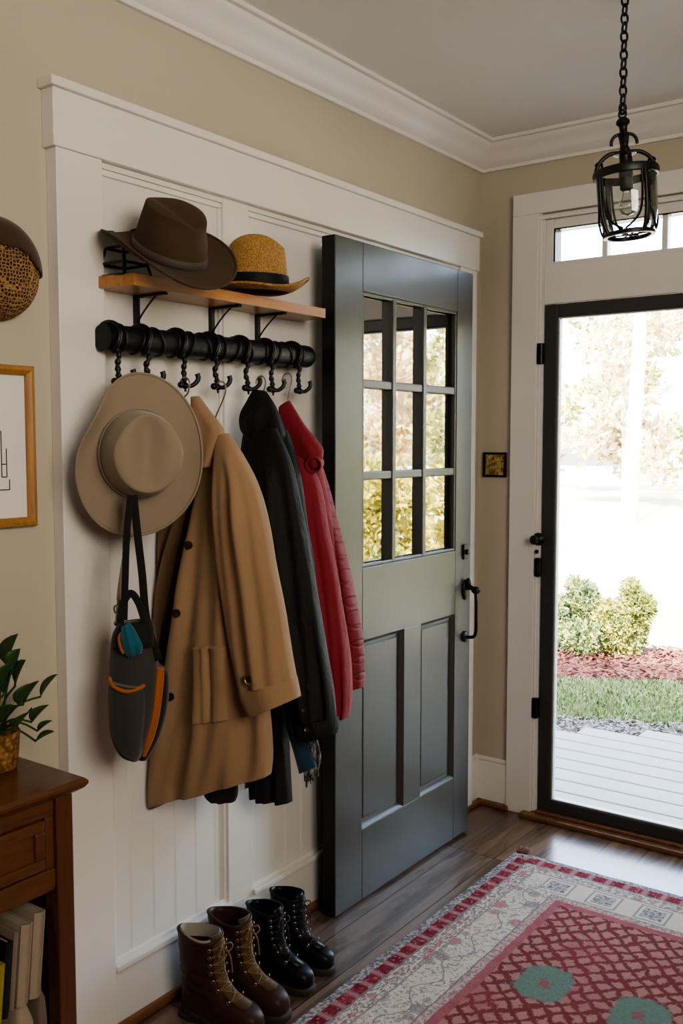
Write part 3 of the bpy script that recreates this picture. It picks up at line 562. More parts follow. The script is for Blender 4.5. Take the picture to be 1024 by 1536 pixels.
# ------------------------------------------------------------------ shelf, wire stand, rail
def shelf():
    t=thing('wall_shelf','oiled wooden shelf on thin black brackets carrying two hats','shelf',(-1.71,1.82,1.765))
    mb=MB(); mb.rings([[(-1.765,1.452,z),(-1.640,1.470,z),(-1.648,2.180,z),(-1.765,2.200,z)] for z in(1.764,1.766,1.788,1.790)])
    mb.build('board',M['shelf'],t,30)
    for y in(1.585,1.84,2.02):
        mb=MB(); mb.box(-1.765,-1.755,y-.007,y+.007,1.665,1.764,b=.001); mb.box(-1.765,-1.66,y-.006,y+.006,1.758,1.764,b=.001)
        mb.tube(cr([(-1.757,y,1.70),(-1.74,y,1.72),(-1.712,y,1.745),(-1.69,y,1.760)],10),.0022,8)
        mb.build('bracket',M['black'],t,40)
shelf()
def wirestand(name,label,c,w,d,h):
    t=thing(name,label,'wire stand',c)
    mb=MB(); r=.0032; x,y,z=c
    P=[(x-d,y-w,z),(x+d,y-w,z),(x+d,y+w,z),(x-d,y+w,z)]; Q=[(a+(x-a)*.35,b+(y-b)*.35,z+h) for a,b,_ in P]
    for i in range(4):
        mb.tube([P[i],Q[i]],r,6); mb.tube([Q[i],Q[(i+1)%4]],r,6)
        m0=[p+(q-p)*.45 for p,q in zip(P[i],Q[i])]; m1=[p+(q-p)*.45 for p,q in zip(P[(i+1)%4],Q[(i+1)%4])]; mb.tube([m0,m1],r,6); mb.tube([P[i],P[(i+1)%4]],r,6)
    mb.build('wire_frame',M['black'],t,60)
    mb=MB(); mb.box(x-d*.55,x+d*.55,y-w*.5,y+w*.5,z,z+.004,b=.001); mb.build('base_plate',M['black'],t,40)
wirestand('wire_stand','small black wire stand at the left end of the wooden shelf',(-1.712,1.507,1.7905),.042,.045,.065)
def rail():
    t=thing('coat_rail','thick black iron coat rail with strapped hooks under the shelf','coat rail',(-1.715,1.82,1.62))
    A=Vector((-1.715,1.443,1.652)); B=Vector((-1.715,2.192,1.660)); rr=.0305
    mb=MB(); n=28; rs=[]
    for s_,k in((0,1),(.02,1.0),(.5,1),(.965,1.03),(.985,1.0),(.995,.85),(1.0,.55)):
        c=A.lerp(B,s_); rs.append([c+Vector((math.cos(2*pi*j/n),0,math.sin(2*pi*j/n)))*rr*k for j in range(n)])
    mb.rings(rs); mb.build('tube',metal('blackened_tube',(.018,.018,.018),.45,.5),t,50)
    y=1.486; k=0
    while y<2.18:
        c=A+(B-A)*((y-A.y)/(B.y-A.y)); tl=.010*math.sin(k*2.1)
        mb=MB(); mb.tube([c+Vector((math.cos(a)*(rr+.001),tl*math.sin(a),math.sin(a)*(rr+.001))) for a in[2*pi*i/24 for i in range(24)]],.0036,8,True)
        mb.build('strap_ring',M['black'],t,60); y+=.0535+.006*math.sin(k*1.7); k+=1
    for i,y in enumerate(HOOKY):
        y=max(y,1.462)
        c=A+(B-A)*((y-A.y)/(B.y-A.y)); x=c.x; z=c.z; j=random.Random(i)
        mb=MB(); sx=j.uniform(-.004,.004)
        mb.tube([c+Vector((math.cos(a)*(rr+.004),.004*math.sin(2*a),math.sin(a)*(rr+.004))) for a in[pi*.9-pi*1.25*q/15 for q in range(16)]],.0062,8)
        stem=cr([(x+.022,y,z-.022),(x+.030,y+.002,z-.040),(x+.026,y-.002+sx,z-.060),(x+.028,y+.001,z-.080),(x+.030,y,z-.095)],18)
        mb.tube(stem,[.0062+.0018*math.sin(q*1.9) for q in range(18)],8)
        ex,ez=x+.030,z-.095
        mb.sphere((ex,y-.012,ez-.004),.0085,10); mb.sphere((ex+.002,y,ez-.006),.010,10,(1,1,.8))
        mb.tube(cr([(ex,y,ez-.005),(ex+.008,y+.014,ez-.006),(ex+.014,y+.026,ez+.003),(ex+.016,y+.031,ez+.014),(ex+.014,y+.029,ez+.024)],16),[.005+.003*(q/15)**2*(1 if q<13 else .7) for q in range(16)],8)
        if i!=6: mb.tube([(ex-.001,y+.004,ez),(ex-.001,y+.004,ez-.020)],.003,6)
        mb.build('hook',M['black'],t,60)
rail()
# ------------------------------------------------------------------ hats
def frame(N,fwd,loc):
    N=Vector(N).normalized(); f=Vector(fwd); f=(f-N*f.dot(N)).normalized(); s_=N.cross(f)
    m=Matrix((f,s_,N)).transposed().to_4x4(); m.translation=Vector(loc); return m
def hat(root_args,matx,felt,band,brim,crown,curl,dent,pinch,bandz,curlf=None,thick=.0035,dimple=0):
    """local x = front, y = side, z = crown axis"""
    t=thing(*root_args[:3],matx.translation,*root_args[3:])
    n=72; bx,by=crown['rx'],crown['ry']; H=crown['h']
    def cpt(a,s_):     # s 0..1 up the wall then over the dome
        hw=crown.get('wall',.86)
        if s_<=1: k=1-crown.get('taper',.1)*s_**1.3; z=H*hw*s_; rx,ry=bx*k,by*k
        else:
            u=(s_-1); k0=1-crown.get('taper',.1); k=k0*math.cos(u*pi/2)**(.62 if hw>.8 else .8) if u<1 else 0; z=H*hw+H*(1-hw)*math.sin(u*pi/2); rx,ry=bx*k,by*k
        x=rx*math.cos(a); y=ry*math.sin(a)
        f=max(0,x/bx); w=min(1,max(0,(z/H-.25)/.75))
        y*=1-pinch*f**1.5*w**1.3
        zz=z+crown.get('lean',0)*(-x/bx)*w
        # centre crease along the front-back axis
        e=math.exp(-(y/(by*.36))**2)*(1/(1+math.exp((abs(x)-bx*.82)/(bx*.10))))
        zz-=dent*e*(w**3)*(1+.35*x/bx)
        if dimple:
            for sy in(1,-1):
                e2=math.exp(-((x-bx*.55)/(bx*.34))**2-((z/H-.74)/.2)**2)*(1 if y*sy>0 else 0)
                y-=sy*dimple*e2
        return Vector((x,y,zz))
    rs=[[cpt(2*pi*j/n,s_) for j in range(n)] for s_ in[i/14 for i in range(15)]+[1+i/12 for i in range(1,12)]+[1.97,1.995]]
    mb=MB(); mb.rings(rs,True,False,True,matx); o=mb.build('crown',felt,t,80)
    def bpt(a,u):
        kk=1
        for a0,dp,wd in brim.get('cut',()):
            da=(a-a0+pi)%(2*pi)-pi; kk-=dp*math.exp(-(da/wd)**2)
        rx=bx*.985+(brim['rx']*kk-bx*.985)*u; ry=by*.985+(brim['ry']*kk-by*.985)*u
        x=rx*math.cos(a); y=ry*math.sin(a)
        z=curl*abs(math.sin(a))**2.2*u**1.8+ (curlf or 0)*abs(math.cos(a))**3*(1 if math.cos(a)>0 else .6)*u**1.6
        z+=.004*math.sin(3*a+.7)*u+(1-kk)*.16*u*u+brim.get('snap',0)*u*u*max(0,math.cos(a-brim.get('sa',0)))**3
        return Vector((x,y,z))
    rs=[[bpt(2*pi*j/n,u) for j in range(n)] for u in[i/14 for i in range(15)]]
    mb=MB(); mb.rings(rs,True,False,False,matx); o=solid(mb.build('brim',felt,t,80),thick,-1)
    mb=MB(); mb.tube([matx@(bpt(2*pi*j/n,1)) for j in range(n)],thick*.8,6,True); mb.build('brim_edge',felt,t,80)
    mb=MB()
    rs=[]
    for zz,e in((.001,.0015),(.002,.0032),(bandz*.5,.0036),(bandz-.001,.0032),(bandz,.001)):
        r=[]
        for j in range(n):
            p=cpt(2*pi*j/n,zz/(H*crown.get('wall',.86))); q=Vector((p.x,p.y,0)).normalized()*e; r.append(p+q)
        rs.append(r)
    mb.rings(rs,True,False,False,matx); mb.build('hat_band',band,t,60)
    return t,cpt,bpt
Rv=Vector((.807,.590,0)); Uv=Vector((-.043,.059,.997)); Cv=Vector((.588,-.805,.073))
nb=Cv*.50+Rv*.30+Uv*.83
t,cp_,bp_=hat(('fedora_hat','dark brown felt fedora tilted forward on the wooden shelf','hat','hats on the coat wall'),frame(nb,Rv*.80+Cv*.55-Uv*.3,(-1.628,1.565,1.842)),M['brown_felt'],M['ribbon_b'],
  dict(rx=.158,ry=.150),dict(rx=.090,ry=.078,h=.115,taper=.12,lean=.006),.034,0,.028,.30,.020,dimple=.007,curlf=-.012) if False else hat(('fedora_hat','dark brown felt fedora tilted forward on the wooden shelf','hat','hats on the coat wall'),frame(nb,Rv*.80+Cv*.55-Uv*.3,(-1.628,1.565,1.842)),M['brown_felt'],M['ribbon_b'],
  dict(rx=.158,ry=.150),dict(rx=.090,ry=.078,h=.115,taper=.12,lean=.006),.034,.028,.30,.020,-.012,.0035,.007)
hat(('straw_hat','golden straw fedora with a wide black ribbon on the shelf','hat','hats on the coat wall'),frame((.05,-.02,1),(.75,.55,0),(-1.672,1.915,1.806)),M['straw'],M['ribbon_k'],
  dict(rx=.135,ry=.112,snap=.022,sa=0),dict(rx=.083,ry=.076,h=.150,taper=.13,wall=.70),.007,.030,.20,.042,.014,.004,.007)
hat(('felt_hat','wide brimmed beige felt hat hanging from the first rail hook','hat','hats on the coat wall'),frame((.88,-.46,.02),(0.05,0.04,1),(-1.612,1.452,1.392)),M['beige_felt'],M['beige_felt'],
  dict(rx=.178,ry=.144,cut=((1.05,.17,.55),(-1.5,.05,.5),(2.5,-.04,.5))),dict(rx=.097,ry=.088,h=.098,taper=.14),.014,.028,.16,.012,-.006,.0035,.004)
# woven hat on the wall
def wallhat():
    c=(XW,1.206,1.772); t=thing('woven_hat','round open weave hat with dark brown top hung on the beige wall','hat',c)
    mt=Matrix.Translation(c)@Matrix.Rotation(pi/2,4,'Y')
    def ring(u,n=56):
        r=[]
        for j in range(n):
            a=2*pi*j/n; k=.100*math.cos(u*pi/2)**.7; z=.085*math.sin(u*pi/2)
            k*=1+.03*math.sin(2*a+.6); r.append((k*math.cos(a)*1.02,k*math.sin(a)*.95,z))
        return r
    mb=MB(); mb.rings([ring(u) for u in[.0,.1,.2,.3,.4,.5,.6,.7,.8,.9,.97]],True,True,True,mt); mb.build('crown',M['openweave'],t,80)
    mb=MB(); n=72; V=[]; nu=24
    for i in range(nu+1):
        u=i/nu*.985; k=.1045*math.cos(u*pi/2)**.7; z=.089*math.sin(u*pi/2)
        for j in range(n):
            a=2*pi*j/n; kk=k*(1+.03*math.sin(2*a+.6)); V.append((kk*math.cos(a)*1.02,kk*math.sin(a)*.95,z))
    F=[]
    for i in range(nu):
        for j in range(n):
            q=(i*n+j,i*n+(j+1)%n,(i+1)*n+(j+1)%n,(i+1)*n+j); cx=-sum(V[k][0] for k in q)/4; cy=sum(V[k][1] for k in q)/4
            if cx>.038-.45*max(0,cy)-.1*cy+.004*math.sin(cy*80): F.append(q)
    mb.add(V,F,mt); solid(mb.build('felt_top',fabric('dark_felt_top',(.060,.034,.018)),t,80),.004)
wallhat()
# ------------------------------------------------------------------ clothes
def cloth(name,key,mat,parent,nrow=44,ncol=56,folds=(),wr=.004,seed=0,ends=.35,back=1.,ex=.75):
    d=PIECES[key]; o,dr,nr=PLANES[d['plane']]; O=Vector((o[0],o[1],0)); D=Vector((dr[0],dr[1],0)); N=Vector((nr[0],nr[1],0))
    R=cr([tuple(r) for r in d['rows']],nrow); rs=[]
    for i,(sl,zl,sr,zr,th) in enumerate(R):
        t=i/(nrow-1); r=[]
        for j in range(ncol):
            a=2*pi*j/ncol; u=(1-math.cos(a))/2; sg=math.sin(a)
            dep=th*(abs(sg)**ex)*(1 if sg>=0 else -back)
            env=abs(sg)**.6
            for amp,fr,ph,dri,ts in folds:
                w=min(1,max(0,(t-ts)/.25)) if ts>0 else 1
                dep+=amp*w*env*math.sin(2*pi*(fr*u+dri*t)+ph)*(1 if sg>=0 else .6)
            p=O+D*(sl+(sr-sl)*u)+N*(d['off']+dep); p.z=zl+(zr-zl)*u
            q=Vector((p.x*9+seed,p.y*9,p.z*6)); p+=N*wr*env*mnoise.noise(q)+D*wr*.5*mnoise.noise(q+Vector((5,5,5)))
            if p.x<-1.748: p.x=-1.748+.1*max(-.03,(p.x+1.748))
            r.append(p)
        rs.append(r)
    # rounded ends
    mb=MB(); mb.rings(rs,True,True,True); ob=mb.build(name,mat,parent,70); return ob
def base_of(key):
    d=PIECES[key]; o,dr,nr=PLANES[d['plane']]; zs=[r[1] for r in d['rows']]; s=[(r[0]+r[2])/2 for r in d['rows']][-1]
    return Vector((o[0]+dr[0]*s,o[1]+dr[1]*s,min(zs)))
def button(name,p,n,r,mat,parent,rim=None):
    n=Vector(n).normalized(); m=n.to_track_quat('Z','Y').to_matrix().to_4x4(); m.translation=Vector(p)
    mb=MB(); mb.lathe([(0,.002),(r*.5,.0022),(r*.72,.0042),(r*.95,.0040),(r,.002),(r*.95,-.003)],20,m,True,True); o=mb.build(name,mat,parent,50)
    if rim: 
        mb=MB(); mb.tube([m@Vector((r*1.0*math.cos(2*pi*i/20),r*1.0*math.sin(2*pi*i/20),.003)) for i in range(20)],r*.2,6,True); mb.build('rim',rim,o,60)
M['button']=paint('dark_button',(.018,.013,.011),.3,.1,30,0,.6)
# front normal for surface details
def coat():
    t=thing('trench_coat','tan trench coat with dark buttons hanging on the rail','coat',base_of('trench_body'),'garments on the coat rail')
    b=cloth('body','trench_body',M['trench'],t,70,96,[(.010,1.7,.4,.35,.12),(.007,3.3,1.1,-.5,.15),(.004,5.7,2,.6,.45)],.010,1,ex=.5)
    cloth('sleeve','trench_sleeve',M['trench'],t,64,64,[(.007,1.6,.8,.3,.1),(.005,3.2,0,.8,.15)],.010,2,ex=.62)
    cloth('cuff','trench_cuff',M['trench'],t,10,56,[(.0025,1.6,1.8,.0,0)],.003,3)
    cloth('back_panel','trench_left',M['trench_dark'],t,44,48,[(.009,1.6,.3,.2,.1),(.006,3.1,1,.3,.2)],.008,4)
    cloth('lining','trench_lining',M['lining'],t,40,40,[(.004,2,.3,.2,.1)],.005,5)
    cloth('collar','trench_collar',M['trench'],t,26,44,[(.003,1.2,.3,.2,.2)],.003,6)
    nn=PLANES['trench'][2]; N=Vector((*nn,0))
    def onbody(p,extra=0):
        """ray from the plane toward the viewer side onto the coat's front"""
        from mathutils.bvhtree import BVHTree
        vs=[v.co+WLOC[t.name] for v in b.data.vertices]; bv=BVHTree.FromPolygons(vs,[tuple(f.vertices) for f in b.data.polygons])
        h=bv.ray_cast(Vector(p)+N*.4,-N); return (h[0]+N*extra) if h[0] else Vector(p)
    for i in range(3): button('button',onbody(PT['button%d'%i],.001),N,.0105,M['button'],t)
    # pocket: stitched welt with two folds laid on the coat front
    P=[Vector(PT['pocket%d'%i]) for i in range(4)]
    mb=MB(); nu,nv=24,40; g=[]
    for j in range(nv+1):
        for i in range(nu+1):
            u,v=i/nu,j/nv; a=P[0].lerp(P[1],u); c=P[3].lerp(P[2],u); q=onbody(a.lerp(c,v))
            e=min(u,1-u,v,1-v); k=.007 if e>0 else -.003
            k+=.007*math.exp(-((u-.36)/.07)**2)-.004*math.exp(-((u-.50)/.06)**2)+.004*math.exp(-((v-.02)/.05)**2)
            g.append(q+N*k)
    mb.add(g,[(j*(nu+1)+i,j*(nu+1)+i+1,(j+1)*(nu+1)+i+1,(j+1)*(nu+1)+i) for j in range(nv) for i in range(nu)]); mb.build('pocket',M['trench'],t,60)
    button('cuff_button',PT['cuffbtn'],N,.0105,M['button'],t,M['brass'])
    return t
coat()
def dark():
    t=thing('dark_jacket','black waxed jacket hanging between the tan coat and the red jacket','jacket',base_of('dark_body'),'garments on the coat rail')
    cloth('body','dark_body',M['darkjacket'],t,54,56,[(.010,2.1,.4,.25,.1),(.006,4.2,1.1,-.4,.2)],.012,11)
    cloth('sleeve','dark_sleeve',M['darkjacket'],t,60,64,[(.013,1.5,2.6,.15,.05),(.006,3.2,0,1.2,.15)],.016,12)
    cloth('cuff','dark_cuff',M['darkjacket'],t,10,56,[(.002,2,0,0,0)],.006,13)
    cloth('collar','dark_collar',M['darkjacket'],t,30,48,[(.004,1.6,.3,.9,.2)],.008,14,ex=.5)
    N=Vector((*PLANES['dark'][2],0))
    button('snap_button',PT['dbtn0'],N,.006,M['brass'],t); button('snap_button',PT['dbtn1'],N,.005,M['brass'],t)
dark()
def redj():
    t=thing('red_jacket','deep red jacket hanging nearest the dark door','jacket',base_of('red_body'),'garments on the coat rail')
    cloth('body','red_body',M['red'],t,50,52,[(.005,2.1,.4,.25,.1)],.007,21)
    cloth('sleeve','red_sleeve',M['red'],t,56,56,[(.007,1.6,2.2,.3,.1),(.004,3.2,.5,1.3,.2)],.012,22)
    o=cloth('sleeve','red_far_sleeve',M['redquilt'],t,56,56,[(.006,2,.2,.9,.1)],.010,23); o['label']='quilted red sleeve'
    cloth('collar','red_collar',M['red'],t,30,44,[(.003,1.3,.3,.3,.2)],.004,24)
    c=Vector(PT['redroll']); N=Vector((*PLANES['red'][2],0)); ax=(N*.86+Vector((.35,0,-.1))).normalized(); m=ax.to_track_quat('Z','Y').to_matrix().to_4x4(); m.translation=c+N*.012
    mb=MB(); mb.lathe([(.010,-.05),(.020,-.045),(.0225,0),(.0215,.008),(.0185,.008),(.017,0),(.015,-.03),(.0,-.032)],28,m); mb.build('rolled_collar_end',M['red'],t,60)
    mb=MB(); mb.lathe([(.0172,.002),(.0165,-.02),(0,-.022)],28,m); mb.build('collar_lining',M['lining'],t,60)
redj()
def scarf():
    t=thing('wool_scarf','blue scarf with a grey fringed end below the black sleeve','scarf',base_of('scarf'))
    cloth('scarf_body','scarf',M['scarf_blue'],t,36,36,[(.003,1.6,.3,.2,.1)],.004,31)
    cloth('scarf_end','scarf_grey',M['scarf_grey'],t,30,36,[(.003,1.6,.8,.2,.1)],.004,32)
    d=PIECES['scarf_grey']; o,dr,nr=PLANES[d['plane']]; r=d['rows'][-1]; mb=MB()
    for i in range(16):
        u=i/15; s=r[0]+(r[2]-r[0])*u; z=r[1]+(r[3]-r[1])*u+.012; p=Vector((o[0]+dr[0]*s+nr[0]*d['off'],o[1]+dr[1]*s+nr[1]*d['off'],z))
        mb.tube([p,p+Vector((.002*math.sin(i*2),.002,-.014)),p+Vector((.004*math.sin(i*3),.004*math.cos(i),-.03))],.0016,5)
    mb.build('fringe',M['scarf_grey'],t,60)
scarf()
# wire hangers
def hanger(y,hx,hz,nx,nz,label,half=.16,yaw=0.,paint_=M['steel']):
    t=thing('wire_hanger',label,'hanger',(nx,y,nz-.06),'wire hangers on the rail hooks')
    D=Vector((math.cos(yaw),math.sin(yaw),0)); c=Vector((nx,y,nz))
    hook=[Vector((hx,y,hz))+Vector((math.cos(a)*.016,0,math.sin(a)*.016)) for a in[pi*1.05-pi*1.15*i/14 for i in range(15)]]
    hook=[Vector((p.x,y,p.z)) for p in hook]
    mb=MB(); mb.tube(cr([tuple(p) for p in hook]+[(hx+.010,y,hz-.022),(nx+.002,y,nz+.02),(nx,y,nz)],40),.0020,6); mb.build('hook',paint_,t,60)
    mb=MB(); mb.tube([c,c+D*half*.55+Vector((0,0,-.055)),c+D*half*.9+Vector((0,0,-.10)),c+D*half*.8+Vector((0,0,-.112)),c-D*half*.35+Vector((0,0,-.112)),c-D*half*.42+Vector((0,0,-.10)),c],.0018,6,False); mb.build('shoulder_wire',paint_,t,60)
hanger(1.650,-1.668,1.556,-1.672,1.505,'wire hanger holding the tan trench coat',.13,.1)
hanger(1.905,-1.650,1.572,-1.652,1.530,'wire hanger holding the black waxed jacket',.07,.05)
hanger(2.015,-1.652,1.585,-1.650,1.520,'wire hanger holding the red jacket',.05,.05)
hanger(1.772,-1.665,1.552,-1.690,1.455,'bare wire hanger on the hook right of the tan coat',.10,.1)
# ------------------------------------------------------------------ shoulder bag
def bag():
    t=thing('shoulder_bag','grey shoulder bag with orange trim hanging below the beige hat','bag',base_of('bag_body'))
    cloth('body','bag_body',M['bag_grey'],t,40,48,[],.004,41)
    cloth('opening','bag_mouth',M['bag_black'],t,20,48,[],.003,45)
    cloth('front_pocket','bag_pocket',M['bag_grey'],t,34,48,[(.002,1.6,.4,.1,0)],.003,42)
    cloth('side_pocket','bag_side',M['bag_black'],t,34,36,[],.003,43)
    o=cloth('side_trim','bag_orange',M['orange'],t,34,32,[(.001,3,0,0,0)],.003,44); o['label']='orange side trim'
    # piping follows the pocket mouth
    d=PIECES['bag_pocket']; o_,dr,nr=PLANES[d['plane']]; sl,zl,sr,zr,th=d['rows'][0]; pts=[]
    for i in range(21):
        u=i/20; dep=th*(math.sin(math.acos(1-2*u)))**.75; s=sl+(sr-sl)*u; pts.append((o_[0]+dr[0]*s+nr[0]*(d['off']+dep+.001),o_[1]+dr[1]*s+nr[1]*(d['off']+dep+.001),zl+(zr-zl)*u-.012*math.sin(pi*u)+.003))
    mb=MB(); mb.tube(pts,.0042,8); mb.build('piping',M['orange'],t,60)
    def strap(keys,mat,w,n,nm):
        mb=MB(); mb.tube(cr([tuple(PT[k]) for k in keys],30),w,8,False,None,.28,(.6,-.8,0)); return mb.build(nm,mat,t,60)
    strap(['strapA%d'%i for i in range(4)],M['bag_black'],.0075,4,'strap'); strap(['strapB%d'%i for i in range(5)],M['bag_black'],.0085,5,'strap')
    o=strap(['strapC%d'%i for i in range(4)],M['strap_pale'],.005,4,'strap'); o['label']='narrow pale strap'
    strap(['handle%d'%i for i in range(5)],M['bag_black'],.008,5,'handle')
    mb=MB(); p=Vector(PT['strapC3']); mb.tube(arcpts(p+Vector((0,-.006,-.02)),.009,0,2*pi,17)[:-1],.002,6,True); mb.tube([p,p+Vector((0,-.006,-.045))],.004,8); mb.sphere(p+Vector((.0,-.008,-.05)),.006,10); mb.build('clip',M['steel'],t,60)
    # piping loop of the small inner pocket
    q=Vector(PT['handle0']); N=Vector((*PLANES['bag'][2],0)); D=Vector((*PLANES['bag'][1],0))
    mb=MB(); mb.tube(cr([tuple(q+N*.012+D*a+Vector((0,0,b))) for a,b in((.006,-.018),(.000,-.030),(.004,-.050),(.010,-.062))],14),.004,8); o=mb.build('pull_tab',M['orange'],t,60); o['label']='orange pull tab'
    return t
bag()
o=cloth('folded_cloth','bag_cloth',M['teal'],None,24,32,[(.003,2,.4,.4,0)],.005,51); tag(o,'teal cloth poking out of the grey shoulder bag','cloth')
# little catch on the panelling
t=thing('wall_hook','small dark metal hook on the white stile below the tan coat','hook',(-1.752,1.955,.46))
mb=MB(); mb.box(-1.752,-1.748,1.949,1.961,.462,.52,b=.001); mb.build('back_plate',M['bronze'],t,40)
mb=MB(); mb.tube(cr([(-1.747,1.955,.508),(-1.735,1.955,.496),(-1.738,1.955,.480),(-1.728,1.955,.468),(-1.718,1.955,.478)],16),.0035,8); mb.sphere((-1.718,1.955,.48),.005,8); mb.build('prong',M['steel'],t,60)
# ------------------------------------------------------------------ boots
def boot(label,loc,rot,scale,leather,solem,lacem,tongm,h,group,liner=None,roll=1.0):
    mt=Matrix.Translation(loc)@Matrix.Rotation(rot,4,'Z')@Matrix.Scale(scale,4)
    t=thing('lace_up_boot',label,'boot',loc,group)
    def wf(x):   # half-width along the foot
        P=[(-.01,.020),(.01,.033),(.05,.036),(.10,.036),(.16,.046),(.20,.050),(.235,.049),(.262,.043),(.28,.036)]
        for (a,b),(c,d) in zip(P,P[1:]):
            if x<=c: f=max(0,(x-a)/(c-a)); f=f*f*(3-2*f)*.5+f*.5; return b+(d-b)*f
        return .004
    n=48
    def outline(x0,x1,k,z,sq=1.0,mw=9):
        r=[]
        for j in range(n):
            a=2*pi*j/n; c=math.cos(a); x=(x0+x1)/2+(x1-x0)/2*(abs(c)**.85)*(1 if c>=0 else -1)
            e=abs(math.sin(a))**.55; u=(x-x0)/(x1-x0)
            w=min(wf(-.005+u*.272),mw) if False else wf(x0+ (x-x0)*( .268-x0)/(x1-x0) if x1>.2 else .05)
            y=w*k*e*(1 if math.sin(a)>=0 else -1); r.append((x,y,z))
        return r
    mb=MB(); mb.rings([outline(-.010,.276,1.0,.006),outline(-.013,.280,1.06,.010),outline(-.013,.280,1.06,.026),outline(-.010,.276,1.02,.030)],True,True,True,mt)
    mb.rings([outline(-.012,.075,1.03,0),outline(-.012,.080,1.03,.012)],True,True,True,mt); mb.rings([outline(.11,.262,.95,.0),outline(.105,.268,1.0,.008)],True,True,True,mt)
    mb.build('sole',solem,t,50)
    H=h
    prof=[(-.006,.270,1.0,.028),(-.008,.274,1.03,.040),(-.008,.274,1.03,.054),(-.007,.268,1.0,.069),(-.006,.252,.95,.081),(-.006,.222,.92,.090),(-.006,.190,.92,.097),(-.007,.166,.93,.110),(-.008,.148,.98,.125),(-.008,.138,1.03,.145),(-.008,.132,1.10,.170),(-.010,.130,1.16,H-.03),(-.012,.131,1.2,H-.01),(-.012,.130,1.2,H)]
    prof=cr(prof,30); rs=[]
    for x0,x1,k,z in prof:
        sh=min(1,max(0,(z-.07)/.06))
        r=[]
        for j in range(n):
            a=2*pi*j/n; c=math.cos(a); s_=math.sin(a); x=(x0+x1)/2+(x1-x0)/2*(abs(c)**.9)*(1 if c>=0 else -1)
            foot=wf(x0+(x-x0)*(.268-x0)/(x1-x0))*abs(s_)**.52; shaft=.040*abs(s_)**.95
            y=(foot*(1-sh)+shaft*sh)*k*(1 if s_>=0 else -1)
            q=Vector((x*14,y*14+rot*9,z*16)); dd=.0035*mnoise.noise(q)*min(1,max(0,(z-.05)/.05))
            dd+=.0022*math.sin(z*190+x*20)*sh*(1 if z<H-.03 else .3)*(.4+.6*abs(c))
            zz=z+(.006*math.sin(a*2+rot*7)*(max(0,(z-H+.04)/.04)))
            r.append((x+dd*c,y+dd*s_,zz))
        rs.append(r)
    top=rs[-1]; cx=sum(p[0] for p in top)/n
    def inn(k,dz): return [(cx+(p[0]-cx)*k,p[1]*k,p[2]+dz) for p in top]
    rs+= [inn(.98,.004),inn(.93,.003),inn(.90,-.01),inn(.87,-.04),inn(.80,-.08)]
    mb=MB(); mb.rings(rs,True,True,True,mt); mb.build('upper',leather,t,70)
    mb=MB(); mb.tube([mt@Vector((cx+(p[0]-cx)*.985,p[1]*.985,p[2])) for p in top],.0045*scale*roll,8,True); mb.build('collar_roll',leather,t,70)
    def fx(z):
        for a,b in zip(prof,prof[1:]):
            if a[3]<=z<=b[3]: f=(z-a[3])/max(1e-6,b[3]-a[3]); return a[1]+(b[1]-a[1])*f
        return prof[-1][1]
    # tongue
    zs=[.088+(H+.012-.088)*i/16 for i in range(17)]; rs=[]
    for z in zs:
        x=fx(min(z,H))+.001; r=[]
        for i in range(9):
            u=(i-4)/4; w=.019+.004*(z/H); r.append((x-.010*u*u+.004-(.008 if z>H else 0),w*u,z+.004*(1-u*u)))
        rs.append(r)
    mb=MB(); mb.rings(rs,False,False,False,mt); solid(mb.build('tongue',tongm,t,70),.004)
    # laces and eyelets
    nz=7; lv=[.096+(H-.022-.096)*i/(nz-1) for i in range(nz)]
    E=[]
    for z in lv:
        x=fx(z); E.append([Vector((x-.006,s_*(.021+.012*max(0,(z-.1)/H)),z+.002)) for s_ in(-1,1)])
    mb=MB()
    for i in range(nz):
        L,R=E[i]; mid=(L+R)/2+Vector((.014,0,.006)); mb.tube(cr([tuple(L),tuple((L+mid)/2+Vector((.004,0,.0))),tuple(mid),tuple((R+mid)/2+Vector((.004,0,0))),tuple(R)],12),.0024,6,False,mt)
        if i<nz-1:
            for p,q in((E[i][0],E[i+1][1]),(E[i][1],E[i+1][0])):
                mid=(p+q)/2+Vector((.013,0,.004)); mb.tube(cr([tuple(p),tuple(mid),tuple(q)],10),.0024,6,False,mt)
    T=E[-1]; c0=(T[0]+T[1])/2+Vector((.014,0,.004))
    for s_ in(-1,1):
        mb.tube(cr([tuple(c0),tuple(c0+Vector((.014,s_*.018,.006))),tuple(c0+Vector((.012,s_*.030,-.012))),tuple(c0+Vector((.006,s_*.016,-.022))),tuple(c0)],18),.0022,6,False,mt)
        mb.tube(cr([tuple(c0),tuple(c0+Vector((.016,s_*.010,-.020))),tuple(c0+Vector((.020,s_*.016,-.050))),tuple(c0+Vector((.026,s_*.012,-.075)))],16),.0022,6,False,mt)
    mb.build('laces',lacem,t,60)
    for L,R in E:
        for p,s_ in((L,-1),(R,1)):
            mb=MB(); cpt=p+Vector((-.004,s_*.007,0)); 
            nrm=Vector((.55,s_*.83,0)); m2=nrm.to_track_quat('Z','Y').to_matrix().to_4x4(); m2.translation=cpt+nrm*.003
            mb.tube([(m2@Vector((.0045*math.cos(2*pi*i/12),.0045*math.sin(2*pi*i/12),0))) for i in range(12)],.0018,6,True,mt)
            mb.build('eyelet',M['brass'] if lacem is M['lace_t'] else M['steel'],t,60)
    if liner:
        mb=MB(); mb.rings([[(cx+(p[0]-cx)*k,p[1]*k,p[2]+dz) for p in top] for k,dz in((.90,-.03),(.90,.006),(.86,.008),(.82,-.03))],True,False,False,mt); mb.build('liner',liner,t,70)
    return t
